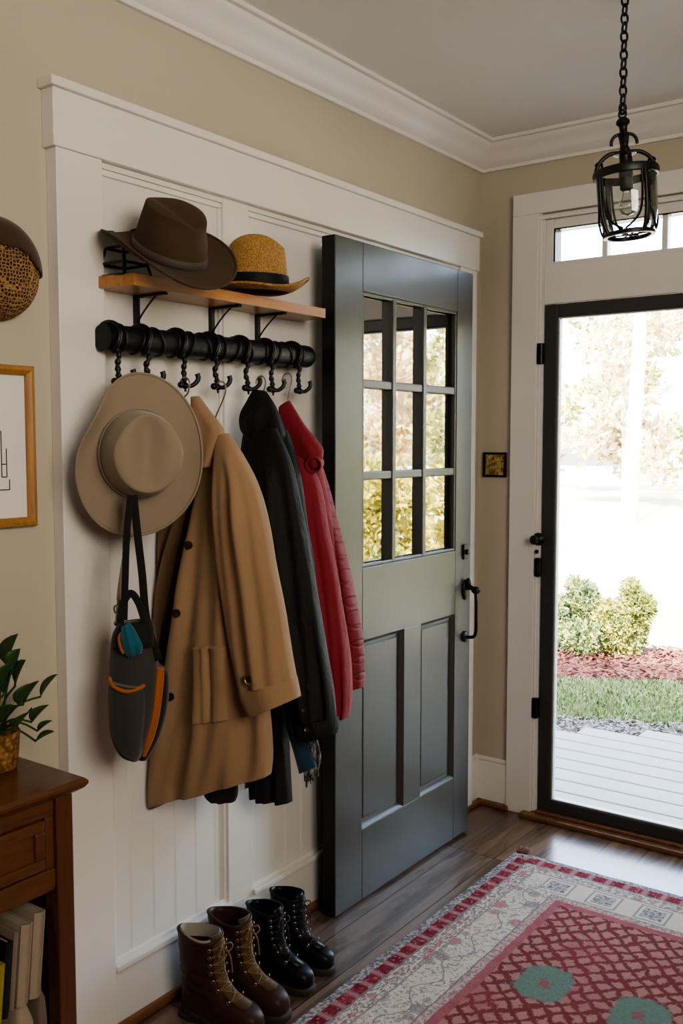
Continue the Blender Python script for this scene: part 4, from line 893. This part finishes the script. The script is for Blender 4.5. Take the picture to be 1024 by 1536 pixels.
boot('brown leather lace-up boot with pale lining, nearest the console table',(-1.680,1.640,0),.05,.87,M['leather_brown'],M['sole_b'],M['lace_t'],M['tongue'],.250,'pair of brown boots by the coat wall',M['sock'])
boot('brown leather lace-up boot standing beside the black boots',(-1.680,1.745,0),.0,.87,M['leather_brown'],M['sole_b'],M['lace_t'],M['tongue'],.252,'pair of brown boots by the coat wall')
boot('black leather boot next to the brown boots',(-1.675,1.885,0),-.04,.76,M['leather_black'],M['sole_k'],M['lace_k'],M['leather_black'],.245,'pair of black boots by the coat wall')
boot('black leather boot closest to the dark door',(-1.680,1.985,0),.0,.73,M['leather_black'],M['sole_k'],M['lace_k'],M['leather_black'],.25,'pair of black boots by the coat wall')
# ------------------------------------------------------------------ console table
def console():
    t=thing('console_table','dark stained wooden console table with drawer against the beige wall','table',(-1.635,.83,0))
    x0,x1,y0,y1=-1.755,-1.525,.46,1.188
    mb=MB(); rs=[]
    for e,z in((-.006,.728),(.004,.730),(.016,.738),(.022,.746),(.022,.752),(.016,.758),(.0,.760)): rs.append([(x0-.002,y0-e,z),(x1+e,y0-e,z),(x1+e,y1+e,z),(x0-.002,y1+e,z)])
    mb.rings(rs); mb.build('table_top',M['table'],t,25)
    for y in(y0,y1-.040):
        for x in(x0,x1-.040):
            mb=MB(); mb.box(x,x+.040,y,y+.040,0,.729,b=.003); mb.build('leg',M['tablez'],t,40)
    mb=MB(); mb.box(x1-.032,x1-.006,y0+.04,y1-.04,.695,.729,b=.003); mb.box(x1-.032,x1-.004,y0+.04,y1-.04,.545,.590,b=.004); mb.box(x1-.032,x1-.008,y1-.060,y1-.040,.5902,.6948,b=.002); mb.build('apron',M['table'],t,40)
    mb=MB(); a,b_=y0+.045,y1-.064; mb.box(x1-.030,x1-.010,a,b_,.594,.692,b=.003)
    o=mb.build('drawer',M['table'],t,40)
    mb=MB(); fr=.022
    for q in((a,b_,.594,.594+fr),(a,b_,.692-fr,.692),(a,a+fr,.594+fr,.692-fr),(b_-fr,b_,.594+fr,.692-fr)): mb.box(x1-.012,x1-.003,q[0],q[1],q[2],q[3],b=.003)
    mb.build('drawer_frame',M['table'],o,40)
    mb=MB(); yc=(a+b_)/2; mb.tube(cr([(x1-.008,yc-.045,.646),(x1+.014,yc-.035,.642),(x1+.018,yc,.636),(x1+.014,yc+.035,.642),(x1-.008,yc+.045,.646)],20),.005,8); mb.build('drawer_pull',M['brass'],o,60)
    mb=MB(); mb.box(x0+.004,x1-.030,y1-.030,y1-.012,.06,.729); mb.build('side_panel',M['tablez'],t); mb=MB(); mb.box(x0+.004,x1-.030,y0+.012,y0+.030,.06,.729); mb.build('side_panel',M['tablez'],t)
    mb=MB(); mb.box(x0,x0+.008,y0+.03,y1-.03,.06,.729); mb.build('back_panel',M['tablez'],t)
    mb=MB(); mb.box(x0+.008,x1-.006,y0+.030,y1-.030,.080,.100,b=.003); mb.build('lower_shelf',M['table'],t,40)
console()
# things on the lower shelf of the console
def pillow(name,x0,x1,y0,y1,z0,z1,mat,label,cat,group,r=.016,wr=.006,seed=0,layers=3):
    mb=MB(); rs=[]; n=40; m=layers*6
    for i in range(m+1):
        t=i/m; z=z0+(z1-z0)*t; bulge=abs(math.sin(pi*layers*t))**.5*r; e=-r+bulge
        r_=[]
        for j in range(n):
            a=2*pi*j/n; c,s_=math.cos(a),math.sin(a); k=(abs(c)**6+abs(s_)**6)**(-1/6)
            x=(x0+x1)/2+((x1-x0)/2+e)*c*k; y=(y0+y1)/2+((y1-y0)/2+e)*s_*k
            q=Vector((x*18+seed,y*18,z*18)); x-=wr*abs(mnoise.noise(q)); r_.append((x,y,z+wr*.5*mnoise.noise(q+Vector((3,3,3)))*(0 if i in(0,) else 1)))
        rs.append(r_)
    mb.rings(rs); return tag(mb.build(name,mat,None,60),label,cat,group)
gc='folded cloths on the lower shelf of the console'
pillow('folded_cloth',-1.72,-1.560,1.124,1.148,.101,.338,M['taupe_cloth'],'taupe folded cloth against the right end of the console shelf','cloth',gc,.012,.008,1,2)
pillow('folded_cloth',-1.72,-1.545,1.062,1.116,.101,.328,M['beige_cloth'],'beige folded cloth on the console shelf, between the taupe and the blue cloth','cloth',gc,.016,.008,2,1)
pillow('folded_cloth',-1.72,-1.540,.955,1.052,.101,.308,M['blue_cloth'],'bright blue folded cloth low in the console table','cloth',gc,.014,.006,3,1)
def book(label,y0,x0,x1,z0,h,th,tilt,mat):
    mt=Matrix.Translation((0,y0,z0))@Matrix.Rotation(tilt,4,'X')
    t=thing('book',label,'book',(x1,y0,z0),'books standing in the console table')
    mb=MB(); c=.0025
    mb.box(x0,x1,0,c,0,h,mt,.001); mb.box(x0,x1,th-c,th,0,h,mt,.001)
    rs=[]
    for z in(0,h): rs.append([mt@Vector((x1-.002+.006*math.sin(pi*i/8),th*i/8,z)) for i in range(9)]+[mt@Vector((x1-.004,th*(8-i)/8,z)) for i in range(9)])
    mb.rings(rs); mb.build('cover',mat,t,50)
    mb=MB(); mb.box(x0+.003,x1-.004,c,th-c,.003,h-.004,mt); mb.build('page_block',M['page'],t)
B=[('amber and dark book set back behind the cream books in the console table',1.126,.345,.011,-1.62,-.09,M['orange_book'],.125),
   ('slim crimson book set back at the right end of the console opening',1.139,.345,.008,-1.61,-.07,M['red_book'],.10),
   ('thick cream book, rightmost of the cream books in the console table',1.097,.336,.026,-1.553,-.10,M['cream_book'],.168),
   ('cream book between the thick cream book and the slim taupe one',1.068,.334,.026,-1.553,-.10,M['cream_book'],.158),
   ('slim taupe book between the cream book and the black book',1.055,.334,.010,-1.556,-.10,M['taupe_book'],.150),
   ('black book leaning beside the slim taupe book in the console table',1.038,.325,.014,-1.556,-.10,M['black_book'],.145),
   ('yellow book at the left edge of the console opening',1.018,.318,.016,-1.552,-.10,M['yellow_book'],.118)]
for lab,y,z0,th,x1,tilt,mat,h in B: book(lab,y,-1.70,x1,z0,h,th,tilt,mat)
# potted plant
def plant():
    c=Vector((-1.688,1.128,.7605)); t=thing('potted_plant','green leafy plant in a woven basket pot on the console table','plant',c)
    mt=Matrix.Translation(c)
    mb=MB(); mb.lathe([(.0,.0),(.038,.0),(.041,.004),(.045,.035),(.047,.066),(.049,.074),(.046,.078),(.043,.074),(.041,.06),(0,.058)],36,mt); mb.build('basket_pot',M['wicker'],t,60)
    mb=MB(); lf=MB(); rnd=random.Random(3)
    tips=[((.012,.060,.120),.055),((.045,.055,.090),.05),((-.010,.035,.205),.065),((.03,-.005,.17),.06),((.04,.03,.13),.055),((.02,-.05,.16),.06),((.055,-.03,.11),.055),((-.02,-.04,.20),.06),((.05,.065,.070),.035),((.0,.05,.16),.055),((.06,.01,.095),.05),((.035,.085,.135),.055),((.03,.02,.20),.05),((-.01,-.08,.14),.06),((.03,-.09,.12),.06),((.05,.06,.050),.04),((.01,.015,.15),.055),((.045,-.06,.18),.055)]
    for (dx,dy,dz),L in tips:
        b0=c+Vector((rnd.uniform(-.015,.015),rnd.uniform(-.015,.015),.07)); tip=c+Vector((dx,dy,dz)); mid=(b0+tip)/2+Vector((0,0,.02))
        mb.tube(cr([tuple(b0),tuple(mid),tuple(tip)],10),.0022,6)
        d=(tip-c-Vector((0,0,.06))).normalized(); d=(d*.7+Vector((.15,.25*rnd.random()-.1,.75))).normalized(); sd=d.cross(Vector((0,0,1))).normalized(); sd=(sd+Vector((0,0,rnd.uniform(-.5,.5)))).normalized(); up=sd.cross(d).normalized()
        rs=[]
        for i in range(9):
            u=i/8; w=L*.56*math.sin(pi*u**.85)**.75+.0005; p=tip+d*(L*u)-up*(.18*L*u*u)
            rs.append([p-sd*w+up*w*.30,p-sd*w*.5+up*w*.1,p,p+sd*w*.5+up*w*.1,p+sd*w+up*w*.30])
        lf.rings(rs,False,False,False)
    mb.build('stems',M['leafplant'],t,60); solid(lf.build('leaves',M['leafplant'],t,80),.0012)
plant()
# framed picture on the left wall
def picture():
    y0,y1,z0,z1=.985,1.294,1.238,1.580; t=thing('framed_picture','oak framed picture with a wide white mat on the beige wall','picture',(XW,1.14,z0))
    w=.020; d=.020; mb=MB()
    P=[(y0,z0),(y1,z0),(y1,z1),(y0,z1)]; 
    def ins(k): return [(y0+k,z0+k),(y1-k,z0+k),(y1-k,z1-k),(y0+k,z1-k)]
    mb.rings([[(XW+x,y,z) for y,z in ins(k)] for k,x in((0,0),(0,.014),(.003,.019),(.010,.020),(.016,.016),(w,.012),(w,.004))],True,False,False); mb.build('frame',M['oak'],t,20)
    mb=MB(); mb.box(XW+.001,XW+.006,y0+.012,y1-.012,z0+.012,z1-.012); mb.build('mat_board',M['paper'],t)
    mb=MB(); xx=XW+.0064
    def line(a,b,c,d_,r=.0012): mb.tube([(xx,a,b),(xx,c,d_)],r,5)
    py0,py1,pz0,pz1=1.075,1.236,1.315,1.50
    line(py1-.010,1.345,py1-.010,1.405); line(py1-.010,1.345,py1-.022,1.345); line(py1-.004,1.318,py1-.004,1.340); line(py1-.012,1.372,py1-.022,1.372); line(py1-.004,1.318,py1-.060,1.318); line(py1-.022,1.345,py1-.022,1.44); line(py1-.022,1.44,py1-.06,1.47); line(py1-.06,1.47,py1-.10,1.44); line(py1-.10,1.44,py1-.10,1.318)
    mb.build('ink_drawing',M['ink'],t)
picture()
# small framed relief on the front wall
def relief():
    x0,x1,z0,z1=-1.752,-1.656,1.284,1.378; t=thing('framed_relief','small square gilt relief in a dark frame beside the entry casing','picture',((x0+x1)/2,YB,z0))
    mb=MB(); 
    def ins(k): return [(x0+k,z0+k),(x1-k,z0+k),(x1-k,z1-k),(x0+k,z1-k)]
    mb.rings([[(x,YB-d,z) for x,z in ins(k)] for k,d in((0,0),(0,.010),(.002,.013),(.006,.012),(.008,.008),(.008,.002))],True,False,False); mb.build('frame',M['bronze'],t,20)
    mb=MB(); g=[]; n=24
    for j in range(n+1):
        for i in range(n+1):
            u,v=i/n,j/n; r=math.hypot(u-.5,v-.5); hh=.0035*math.exp(-(r/.30)**4)*(1+.8*mnoise.noise(Vector((u*7,v*7,1))))
            g.append((x0+.007+(x1-x0-.014)*u,YB-.005-hh,z0+.007+(z1-z0-.014)*v))
    mb.add(g,[(j*(n+1)+i,j*(n+1)+i+1,(j+1)*(n+1)+i+1,(j+1)*(n+1)+i) for j in range(n) for i in range(n)]); mb.build('relief_plate',M['plaque'],t,60)
relief()
# ------------------------------------------------------------------ pendant lantern
def lantern():
    X,Y=-.886,2.392; t=thing('pendant_lantern','black iron lantern with curved glass hanging on a chain','lamp',(X,Y,1.925))
    piv=Vector((X,Y,2.225)); vw=Vector((-.588,.805,-.073)); mt=Matrix.Translation(piv)@Matrix.Rotation(math.radians(4.5),4,-vw)@Matrix.Translation((0,0,-.0))
    def Z(z): return z-2.225
    zt,zb,zr=2.085,1.930,2.085
    mb=MB(); mb.lathe([(0,.0),(.035,.0),(.036,.003),(.03,.008),(.010,.012),(.006,.016),(0,.016)],32,Matrix.Translation((X,Y,ZC))@Matrix.Rotation(pi,4,'X')); mb.build('canopy',M['black'],t,40)
    mb=MB(); z=ZC-.012; k=0
    while z>2.232:
        a=0.9+k*pi/2; L=.014; ax=Vector((math.cos(a),math.sin(a),0)); zc=max(z-L,2.240)
        mb.tube([Vector((X,Y,zc))+ax*(.0088*math.cos(q))+Vector((0,0,(L-.001)*math.sin(q))) for q in[2*pi*i/18 for i in range(18)]],.0029,6,True); z-=.0215; k+=1
    mb.build('chain',M['black'],t,60)
    mb=MB()
    mb.tube([Vector((.009*math.cos(q),0,.003+.010*math.sin(q))) for q in[2*pi*i/16 for i in range(16)]],.0028,8,True,mt)
    mb.lathe([(0,Z(2.222)),(.008,Z(2.220)),(.016,Z(2.212)),(.017,Z(2.205)),(.010,Z(2.198)),(.009,Z(2.185)),(.014,Z(2.180)),(.012,Z(2.168)),(.010,Z(2.150)),(.013,Z(2.140)),(.026,Z(2.134)),(.028,Z(2.130)),(.014,Z(2.126)),(.012,Z(2.10)),(.017,Z(2.095)),(.017,Z(2.075)),(0,Z(2.073))],28,mt); mb.build('finial',M['black'],t,50)
    mb=MB()
    for i in range(4):
        a=.5+i*pi/2; d=Vector((math.cos(a),math.sin(a),0))
        mb.tube([mt@(d*r+Vector((0,0,Z(zz)))) for r,zz in cr([(.010,2.180),(.022,2.176),(.030,2.165),(.031,2.152)],10)],.004,8)
    mb.build('cap_arch',M['black'],t,60)
    for i in range(4):
        a=.5+i*pi/2; d=Vector((math.cos(a),math.sin(a),0)); mb=MB()
        mb.tube([mt@(d*r+Vector((0,0,Z(zz)))) for r,zz in cr([(.012,2.135),(.036,2.134),(.058,2.120),(.070,2.100),(.073,2.085)],14)],.0052,8)
        mb.tube([mt@(d*(.064+.008*math.cos(q))+Vector((0,0,Z(2.108)+.008*math.sin(q)))) for q in[pi*1.2*i/10 for i in range(11)]],.003,6); mb.build('shoulder_rib',M['black'],t,60)
    mb=MB(); mb.rings([[ (r*math.cos(2*pi*j/48),r*math.sin(2*pi*j/48),Z(zz)) for j in range(48)] for r,zz in((.074,2.072),(.079,2.074),(.081,2.084),(.079,2.092),(.072,2.092),(.071,2.074))],True,False,False,mt,True); mb.build('top_ring',M['black'],t,50)
    mb=MB(); mb.rings([[ (r*math.cos(2*pi*j/48),r*math.sin(2*pi*j/48),Z(zz)) for j in range(48)] for r,zz in((.057,1.928),(.063,1.930),(.064,1.936),(.060,1.940),(.053,1.938),(.053,1.930))],True,False,False,mt,True)
    for i in range(3):
        a=.2+i*pi/3; d=Vector((math.cos(a),math.sin(a),0)); mb.tube([mt@(d*-.055+Vector((0,0,Z(1.934)))),mt@(d*.055+Vector((0,0,Z(1.934))))],.002,6)
    mb.build('bottom_ring',M['black'],t,50)
    for i in range(4):
        a=.95+i*pi/2; d=Vector((math.cos(a),math.sin(a),0)); e=Vector((-math.sin(a),math.cos(a),0)); mb=MB()
        mb.tube([mt@(d*r+Vector((0,0,Z(zz)))) for r,zz in cr([(.076,2.078),(.078,2.05),(.077,2.00),(.073,1.965),(.061,1.934)],16)],.0052,8)
        for s_ in(-1,1):
            def q(w,zz):
                a2=a+s_*w; rr=.0755 if zz>1.97 else .0755-(1.97-zz)*.36
                return mt@Vector((rr*math.cos(a2),rr*math.sin(a2),Z(zz)))
            mb.tube([q(w,zz) for w,zz in cr([(.10,2.075),(.11,2.04),(.15,2.00),(.26,1.970),(.50,1.950),(.74,1.940)],14)],.0030,6)
        mb.build('cage_bar',M['black'],t,60)
    mb=MB(); mb.lathe([(.072,Z(2.076)),(.073,Z(2.05)),(.072,Z(1.99)),(.068,Z(1.965)),(.064,Z(1.955))],48,mt); mb.build('glass_shade',M['glass_lamp'],t,80)
    mb=MB(); mb.lathe([(0,Z(2.076)),(.015,Z(2.075)),(.016,Z(2.045)),(.010,Z(2.040)),(0,Z(2.040))],20,mt); mb.build('lamp_socket',M['bronze'],t,50)
    mb=MB(); mb.lathe([(.010,Z(2.041)),(.012,Z(2.03)),(.020,Z(2.012)),(.021,Z(2.0)),(.014,Z(1.985)),(0,Z(1.98))],20,mt); mb.build('bulb',M['glass_lamp'],t,80)
lantern()
# ------------------------------------------------------------------ garden
ZG=-.17
def flat(name,pts,z,mat,label,kind='structure',nsub=0,amp=0):
    mb=MB(); mb.rings([[(x,y,z) for x,y in pts],[(x,y,z-.03) for x,y in pts]]); o=mb.build(name,mat); o['kind']=kind; o['label']=label; return o
def yardmat():
    m=NT('sunlit_ground'); v=m.co(); n=m.noise(v,.5,5,.6); n2=m.noise(v,12,4,.7)
    return m.fin(m.mix(m.step(n,.45,.62),m.mix(n2,(.62,.58,.50),(.52,.49,.42)),m.mix(n2,(.60,.50,.32),(.46,.40,.24))),.9,0,.2)
flat('ground',[(-40,3.45),(30,3.45),(30,60),(-40,60)],ZG-.005,yardmat(),'pale sunlit ground beyond the garden bed')
def deckmat():
    m=NT('deck_boards'); v=m.co(); g=m.noise(m.map(v,(.8,14,14)),6,5,.6); n=m.noise(v,1.6,3)
    m.bump(g,.2,.002); return m.fin(m.mix(g,m.mix(n,(.30,.29,.28),(.25,.245,.24)),(.17,.165,.16)),.6,0,.3)
mb=MB(); y=3.46
def deck_far(x): return 4.72+.50*(x+2.07)
k=0
while y<5.6:
    # boards run along the house and stop at the slanting far edge
    xs=-2.07+(y+.07-4.72)/.50; x0=max(-4.5,xs) 
    if x0<2.4: mb.box(x0,2.4,y,y+.132,ZG,-.10,None,.006)
    y+=.140; k+=1
struct(mb.build('porch_floor',deckmat(),None,40),'weathered pale deck boards outside the glazed door')
def strip(name,near,far,x0,x1,mat,label,maker,base):
    mb=MB(); n=24
    xs=[x0+(x1-x0)*i/n for i in range(n+1)]
    top=[(x,near(x)) for x in xs]; bot=[(x,far(x)) for x in xs]
    vs=[(x,y,base) for x,y in top]+[(x,y,base) for x,y in bot]
    mb.add(vs,[(i,i+1,n+2+i,n+1+i) for i in range(n)]); maker(mb,near,far,x0,x1,base)
    return tag(mb.build(name,mat),label,name.replace('_',' '),None,'stuff')
def chips(count,size,seed):
    def f(mb,near,far,x0,x1,base):
        r=random.Random(seed)
        for _ in range(count):
            x=r.uniform(x0,x1); y=near(x)+(far(x)-near(x))*r.random(); a=r.uniform(0,pi); L=size*r.uniform(.5,1.3); w=size*.28; tl=r.uniform(-.5,.5)
            d=Vector((math.cos(a),math.sin(a),tl)).normalized()*L; e=Vector((-math.sin(a),math.cos(a),r.uniform(-.6,.6))).normalized()*w; c=Vector((x,y,base+r.uniform(.004,.035)))
            mb.add([c-d-e,c+d-e,c+d+e,c-d+e],[(0,1,2,3)])
    return f
def blades(count,h,seed):
    def f(mb,near,far,x0,x1,base):
        r=random.Random(seed)
        for _ in range(count):
            x=r.uniform(x0,x1); y=near(x)+(far(x)-near(x))*r.random(); a=r.uniform(0,2*pi); L=h*r.uniform(.5,1.2); w=.006
            e=Vector((math.cos(a),math.sin(a),0))*w; b=Vector((r.uniform(-.5,.5),r.uniform(-.5,.5),1)).normalized()*L; c=Vector((x,y,base))
            mb.add([c-e,c+e,c+b*.6+e*.7+Vector((0,0,0)),c+b+Vector((b.x*.3,b.y*.3,-L*.1)),c+b*.6-e*.7],[(0,1,2,3,4)])
    return f
def speck(name,a,b,c,scale):
    m=NT(name); v=m.co(); n=m.noise(v,scale,3,.7); return m.fin(m.ramp(n,[(.35,a),(.5,b),(.65,c)]),.9,0,.15)
sl=.50; e0=lambda x:4.70+sl*(x+2.07); e1=lambda x:5.06+sl*(x+2.16)+.04*math.sin(x*5); e2=lambda x:6.02+.42*(x+2.55)+.06*math.sin(x*3); e3=lambda x:7.2+.25*(x+2.7)
strip('bark_mulch',e0,e1,-3.6,.6,speck('grey_bark',(.07,.05,.045),(.17,.145,.135),(.30,.27,.25),60),'grey bark mulch strip along the deck edge',chips(5200,.022,1),ZG+.012)
strip('lawn_grass',e1,e2,-3.8,.6,speck('grass_green',(.09,.125,.045),(.17,.215,.09),(.30,.33,.17),30),'short green grass between the two mulch beds',blades(26000,.045,2),ZG+.006)
strip('red_mulch',e2,e3,-4.2,.6,speck('red_bark',(.085,.025,.018),(.17,.06,.044),(.27,.12,.09),50),'reddish mulch bed under the shrubs',chips(7500,.028,3),ZG+.012)
def leafmat(name,a,b,c,scale=9):
    m=NT(name); v=m.co(); n=m.noise(v,scale,3,.6); oz=m.sep(v)[2]
    col=m.ramp(n,[(.35,a),(.5,b),(.68,c)])
    m.b.inputs['Transmission Weight'].default_value=0
    return m.fin(col,.7,0,.2)
def leafblob(mb,c,r,count,size,rnd,flat=.7):
    for _ in range(count):
        u=Vector((rnd.gauss(0,1),rnd.gauss(0,1),rnd.gauss(0,1))).normalized()*(rnd.random()**.38); p=Vector(c)+Vector((u.x*r[0],u.y*r[1],u.z*r[2]))
        d=(u*.8+Vector((rnd.gauss(0,.6),rnd.gauss(0,.6),rnd.gauss(.3,.6)))).normalized(); e=d.orthogonal().normalized(); e=(Matrix.Rotation(rnd.uniform(0,2*pi),3,d)@e)
        L=size*rnd.uniform(.6,1.5); w=L*.24
        mb.add([p,p+d*L*.5+e*w,p+d*L,p+d*L*.5-e*w],[(0,1,2,3)])
def shrub(label,c,blobs,mat,count,size,seed):
    t=thing('garden_shrub',label,'shrub',c,'shrubs in the red mulch bed'); rnd=random.Random(seed); mb=MB()
    for (dx,dy,dz),r in blobs: leafblob(mb,(c[0]+dx,c[1]+dy,c[2]+dz),r,int(count*(r[0]*r[2])/.05),size,rnd)
    mb.build('foliage',mat,t)
    mb=MB()
    for i in range(9): 
        a=i*.7; mb.tube([(c[0],c[1],c[2]),(c[0]+.1*math.cos(a),c[1]+.1*math.sin(a),c[2]+.2),(c[0]+.14*math.cos(a),c[1]+.12*math.sin(a),c[2]+.34)],[.010,.006,.002],6)
    mb.build('stems',M['leafplant'],t,60)
shrub('round shrub with blue grey lower needles, nearest the door frame',(-2.82,6.85,ZG),[((-.08,0,.16),(.20,.2,.16)),((.10,-.10,.14),(.18,.16,.13)),((-.12,0,.32),(.11,.14,.10)),((.06,0,.40),(.12,.13,.15)),((-.02,0,.50),(.05,.06,.07))],leafmat('shrub_bluegreen',(.05,.08,.035),(.15,.19,.08),(.40,.38,.10)),4600,.034,5)
shrub('yellow green shrub on the right of the mulch bed',(-2.47,6.88,ZG),[((.0,0,.18),(.18,.18,.17)),((.09,0,.36),(.14,.14,.15)),((-.12,0,.30),(.12,.12,.13)),((.06,.0,.50),(.07,.09,.09)),((.18,0,.40),(.06,.07,.08))],leafmat('shrub_yellowgreen',(.06,.08,.022),(.22,.23,.05),(.50,.43,.08)),4600,.032,6)
barkm=speck('pale_bark',(.30,.26,.21),(.50,.45,.38),(.66,.60,.52),14)
leafA=[leafmat('autumn_gold_leaf',(.20,.13,.05),(.50,.36,.13),(.72,.58,.28),.9),leafmat('autumn_olive_leaf',(.12,.13,.04),(.38,.36,.12),(.62,.52,.22),.9),leafmat('autumn_pale_leaf',(.24,.18,.10),(.56,.45,.24),(.78,.68,.44),.9)]
def tree(c,h,r,kind,seed,label,tr=.12):
    t=thing('garden_tree',label,'tree',c,'trees beyond the sunlit ground'); rnd=random.Random(seed); X,Y,Z_=c
    mb=MB(); lean=rnd.uniform(-.3,.3); mb.tube([(X,Y,Z_),(X+lean*.3,Y,Z_+h*.35),(X+lean,Y,Z_+h*.85)],[tr,tr*.8,tr*.35],10)
    for i in range(5):
        a=rnd.uniform(0,2*pi); z=h*rnd.uniform(.35,.7); mb.tube([(X+lean*.6,Y,Z_+z),(X+lean*.6+r*.4*math.cos(a),Y+r*.4*math.sin(a),Z_+z+h*.10),(X+lean*.6+r*.75*math.cos(a),Y+r*.7*math.sin(a),Z_+z+h*.16)],[tr*.4,tr*.25,tr*.1],6)
    mb.build('trunk',barkm,t,60); mb=MB()
    for i in range(11):
        a=rnd.uniform(0,2*pi); q=rnd.random()**.6*r*.75; z=h*rnd.uniform(.14,.95)
        leafblob(mb,(X+q*math.cos(a),Y+q*math.sin(a),Z_+z),(r*.45,r*.45,h*.12),260,.26,rnd)
    mb.build('crown',leafA[kind],t)
spots=[(-17.5,25),(-13.0,24),(-8.6,24),(-4.2,24.5),(.2,24),(4.6,24.5),(9.,24),(13.4,25),(-19.5,31),(-15.2,30.5),(-10.8,30),(-6.4,30.2),(-2.,30),(2.4,30.5),(6.8,30),(11.2,30.5),(15.6,31)]
words=['gold leaved tree','olive leaved tree','pale leaved tree']; where=['seen through the glazed door left of the bright trunk','directly behind the bright trunk','right of the bright trunk','far left of the door view','toward the right of the door view','near the right jamb','past the right jamb','reflected in the dark door','in the next row back','at the end of the tree line']
spots.sort()
tl=['leftmost','second','third','fourth','fifth','sixth','seventh','eighth','ninth','tenth','eleventh','twelfth','thirteenth','fourteenth','fifteenth','sixteenth','last']
for i,(x,y) in enumerate(spots):
    tree((x,y,ZG),5.6+1.1*math.sin(i*2.3)*.6,2.0,i%3,40+i,'%s, %s from the left in the sunlit tree line'%(words[i%3],tl[i]) if i<16 else 'pale tree closing the right end of the tree line')
def bush(c,r,h,label,seed):
    t=thing('golden_bush',label,'bush',c,'golden bushes mirrored in the dark door'); rnd=random.Random(seed); mb=MB()
    for i in range(9):
        a=rnd.uniform(0,2*pi); q=r*.55*rnd.random()**.5
        leafblob(mb,(c[0]+q*math.cos(a),c[1]+q*math.sin(a),c[2]+h*rnd.uniform(.2,.85)),(r*.5,r*.5,h*.2),420,.09,rnd)
    mb.build('foliage',leafB,t); mb=MB()
    for i in range(5):
        a=i*1.26; mb.tube([(c[0],c[1],c[2]),(c[0]+.2*r*math.cos(a),c[1]+.2*r*math.sin(a),c[2]+h*.4),(c[0]+.45*r*math.cos(a),c[1]+.45*r*math.sin(a),c[2]+h*.75)],[.03,.02,.01],6)
    mb.build('stems',barkm,t,60)
leafB=leafmat('golden_bush_leaf',(.14,.15,.03),(.42,.36,.06),(.66,.52,.10),3)
for i,(x,y,r,h) in enumerate([(.75,7.6,.62,1.45),(2.35,8.6,.70,1.75),(4.0,9.8,.75,1.7),(5.9,11.2,.9,1.95)]):
    bush((x,y,ZG),r,h,['golden bush mirrored in the left column of the dark door panes','second golden bush mirrored in the dark door panes','golden bush mirrored in the middle of the dark door panes','golden bush mirrored in the right column of the dark door panes'][i],70+i)
t=thing('bare_trunk','tall bright bare tree trunk seen through the glazed door','tree',(-6.55,18.5,ZG))
mb=MB(); mb.tube(cr([(-6.55,18.5,ZG),(-6.5,18.5,1.5),(-6.42,18.5,4),(-6.5,18.5,7.5)],16),[.17-.004*i for i in range(16)],12); mb.build('trunk',barkm,t,60)
# ------------------------------------------------------------------ camera
cd=bpy.data.cameras.new('camera'); cam=bpy.data.objects.new('camera',cd); COL.objects.link(cam)
cd.sensor_fit='VERTICAL'; cd.sensor_height=36; cd.lens=36*1447/1536; cd.clip_start=.05; cd.clip_end=300
yaw=math.radians(36.15); pit=math.atan(106/1447)
Fv=Vector((-math.sin(yaw)*math.cos(pit),math.cos(yaw)*math.cos(pit),-math.sin(pit))); Rr=Vector((math.cos(yaw),math.sin(yaw),0)); Uu=Rr.cross(Fv)
mt=Matrix((Rr,Uu,-Fv)).transposed().to_4x4(); mt.translation=(0,0,1.42); cam.matrix_world=mt
scn.camera=cam
# ------------------------------------------------------------------ light
def lamp(name,typ,loc,aim,energy,color,**kw):
    l=bpy.data.lights.new(name,typ); o=bpy.data.objects.new(name,l); COL.objects.link(o); l.energy=energy; l.color=color
    for k,v in kw.items(): setattr(l,k,v)
    o.location=loc; o.rotation_euler=(Vector(aim)-Vector(loc)).to_track_quat('-Z','Y').to_euler(); return o
lamp('sun','SUN',(0,-10,12.2),(-2.2,0,1.2),17,(1,.93,.80),angle=.01)
lamp('room_fill','AREA',(1.35,.7,2.05),(-1.7,2.25,1.75),16,(1,.89,.75),shape='RECTANGLE',size=2.0,size_y=1.0,spread=math.radians(125))  # unseen area lamp added as warm fill; no window stands there
p=lamp('sky_portal','AREA',(-1.09,3.50,1.15),(-1.09,0,1.15),1,(1,1,1),shape='RECTANGLE',size=.95,size_y=2.25); p.data.cycles.is_portal=True
w=bpy.data.worlds.new('sky'); scn.world=w; w.use_nodes=True; nt=w.node_tree; bg=nt.nodes['Background']
sk=nt.nodes.new('ShaderNodeTexSky'); sk.sky_type='NISHITA'; sk.sun_disc=False; sk.sun_elevation=math.radians(46); sk.sun_rotation=math.radians(180); sk.air_density=1; sk.dust_density=2.5
hsv=nt.nodes.new('ShaderNodeHueSaturation'); hsv.inputs['Saturation'].default_value=.7; nt.links.new(sk.outputs[0],hsv.inputs['Color']); nt.links.new(hsv.outputs[0],bg.inputs[0]); bg.inputs[1].default_value=1.6
scn.view_settings.view_transform='AgX'; scn.view_settings.look='AgX - Medium High Contrast'; scn.view_settings.exposure=1.42
scn.cycles.use_denoising=True; scn.cycles.max_bounces=10; scn.cycles.diffuse_bounces=5; scn.cycles.transparent_max_bounces=16; scn.cycles.sample_clamp_indirect=8
